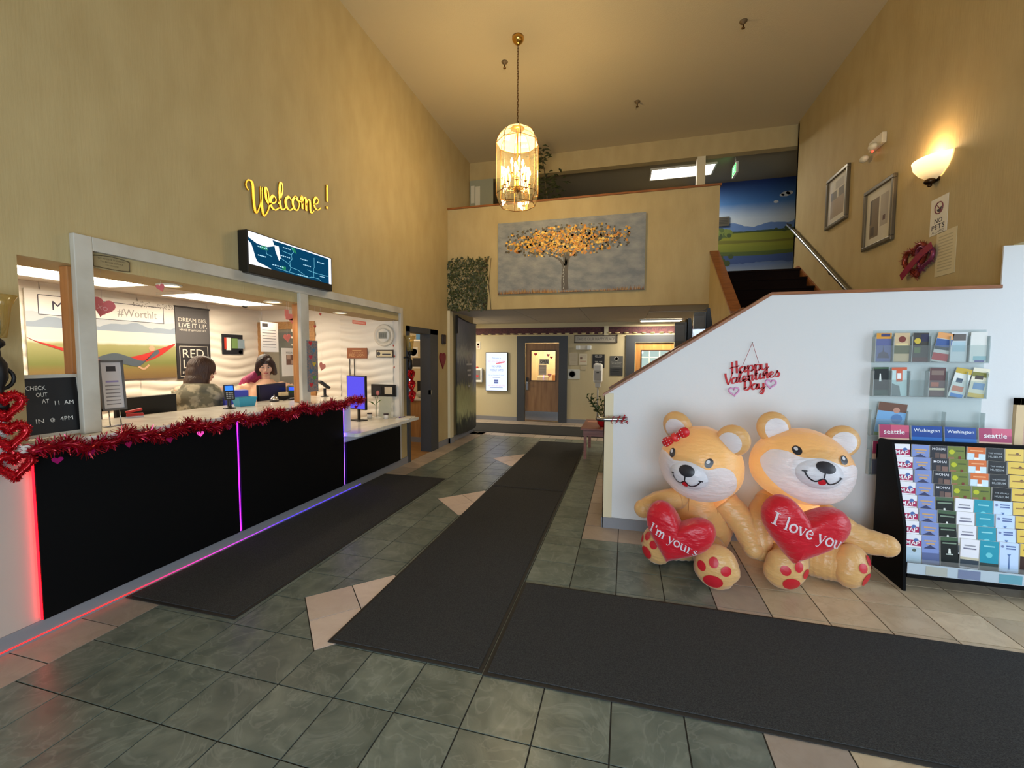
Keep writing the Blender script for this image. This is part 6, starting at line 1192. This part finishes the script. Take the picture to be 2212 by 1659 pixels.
def bear(label, bx, by, head, hr, hM, heart, words, limbs, feet, bow, lamps):
    t = thing('inflatable_bear', label, 'inflatable bear', T(bx, by, 0))
    sq = lambda d, p: Vector((p.x*(1+.05*math.sin(d.z*6)), p.y, p.z))
    q = MB(FUR); q.ball((0, .05, .32), (.245, .2, .315), 32, 20, lambda d, p: Vector((p.x*(1-.16*d.z), p.y*(1-.12*d.z), p.z))); bo = q.obj('torso', parent=t)
    q = MB(mat('seam_thread', (176, 120, 60), .6))
    for sx in (-.13, .13): q.tube([(sx*(1-.05*k), .05-.2*math.sqrt(max(.02, 1-(sx/.25)**2-((.12+.08*k-.32)/.33)**2))-.0, .12+.08*k) for k in range(6)], .002, 4)
    q.obj('seam', parent=bo)
    rx, ry, rz = hr
    fn = lambda d, p: Vector((p.x*(1+.1*max(0, -d.z)-.05*max(0, d.z)+.012*math.sin(7*math.atan2(d.y, d.x))), p.y*(1+.04*math.sin(5*d.z)), p.z*(1-.06*max(0, d.z)*abs(d.x))))
    q = MB(FUR); q.at(hM); q.ball((0, 0, 0), hr, 40, 26, fn); ho = q.obj('head', parent=t)
    raw = MB(); raw.ball((0, 0, 0), hr, 40, 26, fn); bv = bvh_of(raw)
    q = MB(FURW); q.at(hM); out = [(x*rx, z*rz) for x, z in smooth_outline(MASK, 3)]; P_, T_ = fan((0, -.2*rz), out, 9); decal(q, bv, P_, T_, .0045); q.obj('face_patch', parent=ho)
    mz = MB(); mz.ball((.03*rx, -ry*.8, -.02*rz), (.47*rx, .38*ry, .41*rz), 28, 18); bm_ = bvh_of(mz); q = MB(FURW); q.at(hM); q.ball((.03*rx, -ry*.8, -.02*rz), (.47*rx, .38*ry, .41*rz), 28, 18); mo = q.obj('muzzle', parent=ho)
    q = MB(BLK); q.at(hM); P_, T_ = fan((.05*rx, .14*rz), ell(.05*rx, .15*rz, .18*rx, .135*rz, 20), 4); decal(q, bm_, P_, T_, .004); q.obj('nose', parent=mo)
    q = MB(BLK); q.at(hM); c0 = .04*rx
    for path in ([(c0, .08*rz), (c0, -.1*rz)], [(c0-.33*rx, -.04*rz), (c0-.25*rx, -.16*rz), (c0-.12*rx, -.22*rz), (c0, -.12*rz), (c0+.12*rx, -.22*rz), (c0+.25*rx, -.16*rz), (c0+.33*rx, -.04*rz)], [(c0-.37*rx, -.04*rz), (c0-.29*rx, -.02*rz)], [(c0+.29*rx, -.02*rz), (c0+.37*rx, -.04*rz)]):
        P_, T_ = ribbon_pts(path, .0045); decal(q, bm_, P_, T_, .003)
    q.obj('smile', parent=mo); q = MB(PADR); q.at(hM); P_, T_ = fan((c0, -.2*rz), ell(c0, -.21*rz, .075*rx, .075*rz, 14), 3); decal(q, bm_, P_, T_, .002); q.obj('tongue', parent=mo)
    for ex in (-.42, .44):
        q = MB(BLK); q.at(hM); P_, T_ = fan((ex*rx, .4*rz), ell(ex*rx, .4*rz, .082*rx, .105*rz, 18), 4); decal(q, bv, P_, T_, .006); eo = q.obj('eye', parent=ho)
        q = MB(FURW); q.at(hM); P_, T_ = fan(((ex-.02)*rx, .43*rz), ell((ex-.02)*rx, .43*rz, .035*rx, .042*rz, 12), 2); decal(q, bv, P_, T_, .009); q.obj('eye_glint', parent=eo)
    for sx in (-1, 1):
        EM = hM @ T(sx*rx*.68, ry*.05, rz*.84) @ RY(sx*38); er = .115
        q = MB(FUR); q.at(EM); q.ball((0, 0, 0), (er, er*.5, er*1.05), 24, 14); eo = q.obj('ear', parent=ho)
        raw = MB(); raw.ball((0, 0, 0), (er, er*.5, er*1.05), 24, 14); be = bvh_of(raw); q = MB(FURW); q.at(EM); P_, T_ = fan((0, -.01), ell(0, -.012, er*.68, er*.74, 20), 4); decal(q, be, P_, T_, .003); q.obj('inner_ear', parent=eo)
    for nm, pts, rad in limbs: limb_tube(t, nm, pts, rad)
    for M, r, s in feet: paw(t, M, r, s)
    HM, hw, hh, dep = heart; h3 = heart3d(hw, hh, dep); bh = bvh_of(h3); q = MB(HEART); q.at(HM); hq = heart3d(hw, hh, dep); q.add(hq.v, hq.f, True); hobj = q.obj('heart_pillow', parent=t)
    q = MB(FURW); q.at(HM); s, zb, slope = words[1:4]; x = -serif_len(words[0], s)/2+words[4]
    for ch in words[0]:
        a_, thick, thin = SG[ch]
        for grp, w0, w1 in ((thick, .014, .014), (thin, .006, .006)):
            for st in grp:
                P_, T_ = ribbon_pts([(x+px*s, zb+slope*(x+px*s)+py*s) for px, py in st], w0*s/.07/2); decal(q, bh, P_, T_, .006)
        x += a_*s
    q.obj('lettering', parent=hobj)
    if bow:
        BM = hM @ T(-.47*rx, -ry*.62, .76*rz) @ RZ(-10) @ RY(-42); DOTTED = mat('red_bow_nylon', (200, 28, 36), .4)
        for sx in (-1, 1):
            q = MB(DOTTED); q.at(BM); q.ball((sx*.075, 0, .0), (.062, .028, .036), 14, 10, lambda d, p, sx=sx: Vector((p.x, p.y, p.z*(1+.35*d.x*sx)))); lo = q.obj('bow_loop', parent=ho); q = MB(FURW); q.at(BM)
            for k in range(9): a, b = sx*(.04+.028*(k % 3)), -.022+.022*(k//3); q.add([(a+.0045*math.cos(j*1.05), -.0295-.0*b, b+.0045*math.sin(j*1.05)) for j in range(6)], [tuple(range(6))])
            q.obj('polka_dots', parent=lo)
        q = MB(mat('bow_knot', (216, 50, 46), .4)); q.at(BM); q.ball((0, -.004, 0), (.032, .034, .036), 14, 10); q.obj('bow_knot', parent=ho)
    for k, (p, e) in enumerate(lamps):
        l = point('bear_led', (0, 0, 0), e, (.95, .97, 1), .015); l.parent = t; l.location = p
    return t
B1 = (.6, 3.6)
r = lambda x, y, z, b: (x-b[0], y-b[1], z)
bear('seated inflatable bear with a red polka dot bow, holding the I am yours heart', *B1, None, (.305, .25, .29), T(-.03, -.1, .805) @ RZ(-31) @ RX(10) @ RY(8),
     (T(.375-.6, 3.2-3.6, .33) @ RZ(-14) @ RX(4) @ RY(17), .47, .44, .1), ("I'm yours", .046, -.02, -.1, -.008),
     [('arm', [r(.42, 3.55, .5, B1), r(.28, 3.5, .47, B1), r(.16, 3.46, .42, B1)], [.085, .085, .07]), ('arm', [r(.76, 3.56, .5, B1), r(.87, 3.5, .38, B1), r(.93, 3.38, .22, B1)], [.1, .1, .065]),
      ('leg', [r(.62, 3.5, .15, B1), r(.64, 3.38, .15, B1), r(.63, 3.28, .15, B1)], [.13, .125, .12]), ('leg', [r(.5, 3.55, .14, B1), r(.4, 3.52, .14, B1), r(.34, 3.49, .15, B1)], [.13, .125, .12])],
     [(T(*r(.622, 3.12, .152, B1)) @ RX(4) @ RZ(-20) , .15, 1), (T(*r(.225, 3.4, .16, B1)) @ RZ(-58) @ RX(-4), .14, 1)], True, [((.12, .0, .45), 1.8), ((.1, -.12, .82), 1.0)])
B2 = (1.28, 3.6)
bear('seated inflatable bear with a smiling face, holding the I love you heart', *B2, None, (.335, .255, .275), T(-.03, -.1, .83) @ RZ(4) @ RX(-4) @ RY(10.6),
     (T(1.155-1.28, 3.2-3.6, .445) @ RZ(6) @ RX(4) @ RY(13), .54, .46, .11), ('I love you', .055, .01, -.12, -.015),
     [('arm', [r(1.08, 3.58, .52, B2), r(1.0, 3.5, .4, B2), r(.985, 3.4, .2, B2)], [.1, .1, .065]), ('arm', [r(1.45, 3.58, .45, B2), r(1.62, 3.53, .33, B2), r(1.78, 3.47, .31, B2)], [.09, .095, .075]),
      ('leg', [r(1.2, 3.5, .14, B2), r(1.16, 3.42, .14, B2), r(1.14, 3.37, .15, B2)], [.13, .13, .125]), ('leg', [r(1.38, 3.56, .15, B2), r(1.45, 3.51, .15, B2), r(1.5, 3.48, .15, B2)], [.15, .145, .13])],
     [(T(*r(1.115, 3.22, .152, B2)) @ RX(10) @ RZ(16) @ RY(16), .145, -1), (T(*r(1.595, 3.4, .155, B2)) @ RZ(50) @ RY(8), .145, -1)], False, [((-.12, -.1, .76), 1.2), ((0, .05, .4), 1.8)])
# ------------------------------------------------------------------ brochures
def card(q, w_, h_, th, blocks, M=None, two=None):
    """A leaflet standing in its own plane: x across, y up, print on the +z face."""
    q.m(PAPER); q.box(-w_/2, w_/2, 0, h_, 0, th); z = th+.0004
    for b in blocks:
        q.m(P(*b[0], .4))
        if b[1] == 'q': q.quad(-w_/2+b[2]*w_, -w_/2+b[3]*w_, b[4]*h_, b[5]*h_, z)
        elif b[1] == 't' and not b[2]: q.quad((b[3]-.5-b[5]/2)*w_, (b[3]-.5+b[5]/2)*w_, (b[4]-.022)*h_, (b[4]+.022)*h_, z+.0004)
        elif b[1] == 't': q.text(b[2], (b[3]-.5)*w_, b[4]*h_, .05, z+.0004, w=b[5]*w_, bold=.01)
        elif b[1] == 'c': q.flat([((b[2]-.5)*w_+b[4]*w_*math.cos(j*.524), b[3]*h_+b[4]*w_*math.sin(j*.524)) for j in range(12)], z)
        elif b[1] == 'p': q.flat([((x-.5)*w_, y*h_) for x, y in b[2]], z)
        z += .0003
    return q
D = {
 'map': ('white and magenta map leaflet', [((236, 234, 238), 'q', 0, 1, 0, 1), ((170, 36, 84), 'q', 0, 1, .6, .8), ((80, 110, 170), 'c', .7, .8, .14), ((244, 240, 244), 't', 'MAP', .5, .7, .8), ((186, 206, 220), 'q', 0, 1, 0, .55), ((90, 100, 90), 'c', .6, .45, .12)]),
 'bridge': ('lilac blue leaflet with orange lettering', [((128, 146, 200), 'q', 0, 1, 0, 1), ((206, 164, 110), 't', '', .5, .82, .7), ((206, 164, 110), 't', '', .5, .72, .5), ((60, 66, 104), 'p', [(.1, .55), (.3, .62), (.5, .68), (.7, .6), (.9, .55)]), ((96, 108, 150), 'q', 0, 1, 0, .4)]),
 'mohai': ('charcoal museum leaflet', [((44, 46, 54), 'q', 0, 1, 0, 1), ((226, 226, 230), 't', 'MOHAI', .5, .88, .75), ((98, 80, 74), 'q', .3, .55, .55, .75), ((130, 100, 90), 'q', .6, .95, .5, .72)]),
 'light': ('black and green lighthouse leaflet', [((20, 26, 24), 'q', 0, 1, 0, 1), ((70, 96, 70), 'q', 0, 1, .88, 1), ((130, 150, 130), 't', '', .5, .8, .8), ((226, 228, 220), 'p', [(.42, .45), (.58, .45), (.55, .62), (.45, .62)]), ((190, 200, 190), 'q', .3, .7, .4, .44)]),
 'green': ('green leaflet with a yellow disc', [((112, 124, 52), 'q', 0, 1, 0, 1), ((186, 190, 40), 'c', .22, .8, .17), ((70, 84, 40), 't', '', .68, .84, .45), ((150, 110, 76), 'q', 0, .35, .5, .62), ((120, 50, 40), 'q', .6, .75, .5, .65), ((90, 100, 70), 'q', 0, 1, 0, .45)]),
 'white': ('white leaflet with grey lettering', [((234, 232, 238), 'q', 0, 1, 0, 1), ((150, 150, 160), 't', '', .5, .78, .6), ((120, 120, 140), 't', '', .5, .68, .7), ((206, 196, 170), 'q', 0, 1, .3, .38), ((60, 70, 80), 'q', 0, 1, .05, .3)]),
 'orange': ('orange and white leaflet', [((206, 226, 236), 'q', 0, 1, 0, 1), ((214, 110, 50), 'q', 0, 1, .78, 1), ((236, 170, 120), 't', '', .5, .88, .7), ((214, 110, 50), 'q', .4, .62, .45, .78), ((240, 240, 240), 'q', .36, .66, .5, .64)]),
 'teal': ('teal leaflet with a pale disc', [((40, 150, 172), 'q', 0, 1, 0, 1), ((110, 200, 210), 'c', .5, .52, .18), ((140, 210, 216), 't', '', .5, .82, .6), ((60, 70, 66), 'q', 0, 1, 0, .25)]),
 'whale': ('black leaflet with grey capital lettering', [((24, 26, 30), 'q', 0, 1, 0, 1), ((170, 176, 180), 't', 'THE WHALE', .5, .82, .75), ((170, 176, 180), 't', 'MUSEUM', .5, .7, .75), ((60, 70, 80), 'q', .1, .9, .1, .4)]),
 'tower': ('pale blue leaflet with a tower', [((196, 216, 244), 'q', 0, 1, 0, 1), ((90, 110, 160), 't', '', .6, .88, .5), ((90, 110, 160), 't', '', .6, .8, .5), ((90, 120, 170), 'p', [(.46, .1), (.54, .1), (.52, .55), (.6, .62), (.4, .62), (.48, .55)]), ((120, 130, 170), 'c', .15, .86, .08)]),
 'yellow': ('yellow and brown leaflet', [((60, 36, 30), 'q', 0, 1, 0, 1), ((224, 190, 84), 'q', 0, 1, .58, 1), ((150, 110, 50), 't', '', .5, .8, .7), ((110, 80, 50), 'c', .65, .82, .1)]),
 'plum': ('plum and rose leaflet', [((150, 70, 110), 'q', 0, 1, 0, 1), ((206, 150, 170), 'q', 0, 1, .6, .8), ((230, 220, 226), 't', '', .5, .88, .6)]),
}
COLS = [['map']*8, ['bridge']*8, ['mohai']*4+['light']*4, ['green']*4+['white']*4, ['orange']*3+['green']+['teal']*4, ['whale']*4+['tower']*4, ['yellow']*8, ['plum']*8]
# floor rack
t = thing('brochure_rack', 'black floor standing brochure rack beside the bears', 'brochure rack', T(0, 0, 0))
SP = [(3.474, 0), (3.505, .44), (3.70, 1.0), (3.725, 1.012), (3.85, 1.005), (3.867, .99), (3.867, 0)]
for x in (1.894, 2.825): q = MB(BLACKP); q.at(frame((x, 0, 0), (0, 1, 0), (0, 0, 1))).prism(SP, 0, .018); q.obj('side_panel', parent=t)
ROWZ = [.99-.0875*k for k in range(8)]; fy = lambda z: 3.515+(z-.2)*.235
q = MB(BLACKP); q.at(frame((1.912, 0, 0), (0, 1, 0), (0, 0, 1))).prism([(3.56, .12), (3.8, 1.0), (3.84, 1.0), (3.84, .12)], 0, .913); q.obj('back', parent=t)
q = MB(BLACKP); q.box(1.912, 2.825, 3.47, 3.84, .1, .122); q.obj('bottom_shelf', parent=t)
for k in range(8):
    z = ROWZ[k]-.09; q = MB(BLACKP); q.box(1.912, 2.825, fy(z)+.03, fy(z)+.1, z-.07, z-.064); q.obj('tier', parent=t)
q = MB(BLACKP); q.box(1.9, 2.835, 3.84, 3.9, .83, .844); q.box(1.9, 2.835, 3.894, 3.9, .844, .95); q.obj('rear_tray', parent=t)
q = MB(ACRYL); q.box(1.913, 2.824, 3.475, 3.478, .125, .235); q.obj('clear_lip', parent=t)
q = MB(P(206, 212, 226)); q.box(1.915, 2.823, 3.48, 3.484, .126, .2)
q.m(P(150, 156, 180)); 
for x, c in ((2.02, (196, 190, 180)), (2.2, (120, 130, 170)), (2.42, (90, 170, 190)), (2.62, (160, 150, 180))): q.m(P(*c)); q.box(x, x+.12, 3.478, 3.4805, .13, .19)
q.obj('front_leaflets', parent=t)
CM = {k: card(MB(), .1, .2, .012, v[1]).mesh('brochure') for k, v in D.items()}
ordn = ['top', 'second', 'third', 'fourth', 'fifth', 'sixth', 'seventh', 'lowest']; cn = ['first', 'second', 'third', 'fourth', 'fifth', 'sixth', 'seventh', 'eighth']
for c in range(8):
    for k in range(8):
        key = COLS[c][k]; z = ROWZ[k]; o = bpy.data.objects.new('brochure', CM[key]); COL.objects.link(o)
        jit = random.Random(c*8+k).uniform(-3, 3)
        o.matrix_world = T(1.962+.1075*c+.002*(7-k)*0+.002*k, fy(z), z-.2) @ RZ(jit*.6) @ frame((0, 0, 0), (1, 0, 0), (0, .07, 1)) @ RZ(jit*.5)
        tag(o, '%s, %s row and %s column of the floor rack' % (D[key][0], ordn[k], cn[c]), 'brochure', 'brochures in the floor rack')
MG = {'seattle': [((170, 60, 100), 'q', 0, 1, .6, 1), ((206, 90, 120), 'q', .4, 1, .8, 1), ((236, 196, 170), 'q', 0, 1, .45, .62), ((60, 70, 110), 'q', 0, 1, 0, .45), ((244, 240, 240), 't', 'seattle', .5, .8, .7)], 'wash': [((24, 70, 150), 'q', 0, 1, 0, 1), ((40, 110, 190), 'q', 0, 1, .35, .68), ((236, 240, 246), 't', 'Washington', .5, .86, .85)]}
for k, (key, x) in enumerate((('seattle', 1.995), ('wash', 2.2), ('wash', 2.405), ('seattle', 2.61))):
    q = card(MB(), .19, .26, .01, MG[key]); solo('magazine', ('rose coloured magazine at the left end of the rack top', 'blue magazine on the rack top, left one of two', 'blue magazine on the rack top, right one of two', 'rose coloured magazine at the right end of the rack top')[k], 'magazine', q, T(x, 3.858, .846) @ frame((0, 0, 0), (1, 0, 0), (0, .12, 1)), 'magazines on top of the floor rack')
# clear wall rack
t = thing('clear_wall_rack', 'clear acrylic brochure rack on the white wall', 'brochure rack', onB(0, 0, 4.066)); EDGE = glassy('acrylic_edge', (226, 236, 236), .15, .1, .35, (226, 232, 232))
q = MB(ACRYL); q.box(1.915, 2.64, .67, 1.835, 0, .004); q.obj('back_sheet', parent=t)
RW = [(1.585, 1.83, 6), (1.315, 1.555, 6), (1.0, 1.23, 3), (.68, .96, 3)]
for z0, z1, n in RW:
    q = MB(ACRYL); q.box(1.915, 2.64, z0, z0+.13, .045, .048); q.obj('pocket_front', parent=t)
    q = MB(EDGE); q.box(1.915, 2.64, z0-.006, z0, 0, .048); q.obj('pocket_floor', parent=t)
    for j in range(n+1): x = 1.915+.725*j/n; q = MB(EDGE); q.box(x-.0025, x+.0025, z0, z0+.2, .004, .046); q.obj('divider', parent=t)
WB = [(0, 0, 'navy and orange leaflet with a warship', [((96, 104, 150), 'q', 0, 1, 0, 1), ((216, 150, 50), 'q', 0, 1, .8, 1), ((60, 60, 110), 'q', .3, .9, .88, .98), ((74, 70, 90), 'p', [(.1, .12), (.9, .12), (.8, .3), (.55, .35), (.5, .6), (.45, .35), (.2, .3)])], 0),
 (0, 1, 'cream and olive leaflet', [((206, 180, 140), 'q', 0, 1, 0, 1), ((120, 50, 40), 'c', .5, .78, .25), ((226, 206, 150), 'q', .1, .9, .56, .64), ((96, 96, 50), 'q', 0, 1, .28, .56)], 0),
 (0, 2, 'dark leaflet with a yellow figure', [((60, 56, 50), 'q', 0, 1, 0, 1), ((206, 180, 60), 'c', .3, .72, .22), ((40, 40, 70), 'q', .5, 1, .7, .95), ((90, 110, 60), 'q', .1, .5, .3, .5), ((80, 40, 36), 'q', 0, 1, 0, .15)], 0),
 (0, 3, 'leaning orange and blue leaflet', [((206, 206, 200), 'q', 0, 1, 0, 1), ((226, 160, 96), 'q', 0, 1, .8, 1), ((60, 90, 150), 'q', 0, 1, .52, .78), ((40, 60, 70), 'q', 0, 1, .42, .52), ((180, 50, 50), 'q', 0, 1, .05, .3)], -10),
 (0, 4, 'pale leaflet with a dark photo', [((206, 212, 214), 'q', 0, 1, 0, 1), ((96, 90, 86), 'q', .1, .9, .72, .95), ((170, 196, 206), 'q', .1, .9, .35, .7)], 0),
 (0, 5, 'white leaflet with a faint blue foot', [((222, 222, 216), 'q', 0, 1, 0, 1), ((150, 190, 196), 'q', .2, 1, .05, .2), ((90, 90, 150), 'q', .3, .9, 0, .06)], 0),
 (1, 0, 'black leaflet with a white lighthouse', [((22, 30, 30), 'q', 0, 1, 0, 1), ((60, 90, 60), 'q', 0, 1, .94, 1), ((226, 230, 224), 'p', [(.36, .5), (.52, .5), (.48, .78), (.4, .78)]), ((40, 70, 60), 'q', 0, 1, 0, .2)], 2),
 (1, 1, 'orange and aqua leaflet', [((190, 214, 214), 'q', 0, 1, 0, 1), ((206, 96, 60), 'q', 0, 1, .9, 1), ((206, 96, 60), 'q', .3, .7, .5, .9), ((236, 240, 240), 'q', .36, .62, .6, .8), ((120, 130, 130), 'p', [(0, 0), (.6, 0), (.5, .35), (0, .45)])], 2),
 (1, 3, 'maroon leaflet with a beige band', [((96, 66, 66), 'q', 0, 1, 0, 1), ((130, 110, 100), 'q', .1, .9, .75, .9), ((176, 96, 70), 'q', .1, .6, .35, .5), ((222, 206, 170), 'q', 0, 1, .22, .3)], 0),
 (1, 4, 'leaning yellow and white leaflet, left one', [((222, 226, 220), 'q', 0, 1, 0, 1), ((196, 166, 50), 'q', 0, 1, .82, 1), ((60, 80, 100), 'q', .2, .6, .5, .65), ((206, 120, 90), 'q', .1, .8, .2, .38), ((60, 130, 200), 'q', .1, .9, 0, .12)], -12),
 (1, 5, 'leaning yellow and white leaflet, right one', [((226, 220, 196), 'q', 0, 1, 0, 1), ((120, 120, 40), 'q', 0, 1, .7, .86), ((60, 50, 40), 'q', .2, .7, .62, .75), ((110, 150, 190), 'q', .2, .9, .28, .5), ((214, 180, 70), 'q', 0, 1, 0, .14)], -8)]
for rw, cl_, lb, bl, a in WB:
    z0 = RW[rw][0]; x = 1.915+.725*(cl_+.5)/6; solo('brochure', '%s in the clear wall rack' % lb, 'brochure', card(MB(), .1, .225, .004, bl), onB(x, z0+.003, 4.066, .028) @ RZ(a), 'brochures in the clear wall rack')
solo('magazine', 'blue and brown magazine alone in the third row of the clear rack', 'magazine', card(MB(), .19, .27, .006, [((120, 170, 214), 'q', 0, 1, 0, 1), ((110, 76, 60), 'q', 0, 1, .75, 1), ((190, 140, 120), 'c', .65, .8, .12), ((90, 130, 180), 'c', .7, .55, .2), ((200, 190, 170), 'q', .5, 1, .2, .4), ((120, 150, 70), 'q', 0, .3, 0, .1)]), onB(2.035, .99, 4.066, .026) @ RZ(-6))
solo('magazine', 'rose coloured magazine in the lowest row of the clear rack', 'magazine', card(MB(), .19, .27, .008, MG['seattle']), onB(2.035, .68, 4.066, .026))
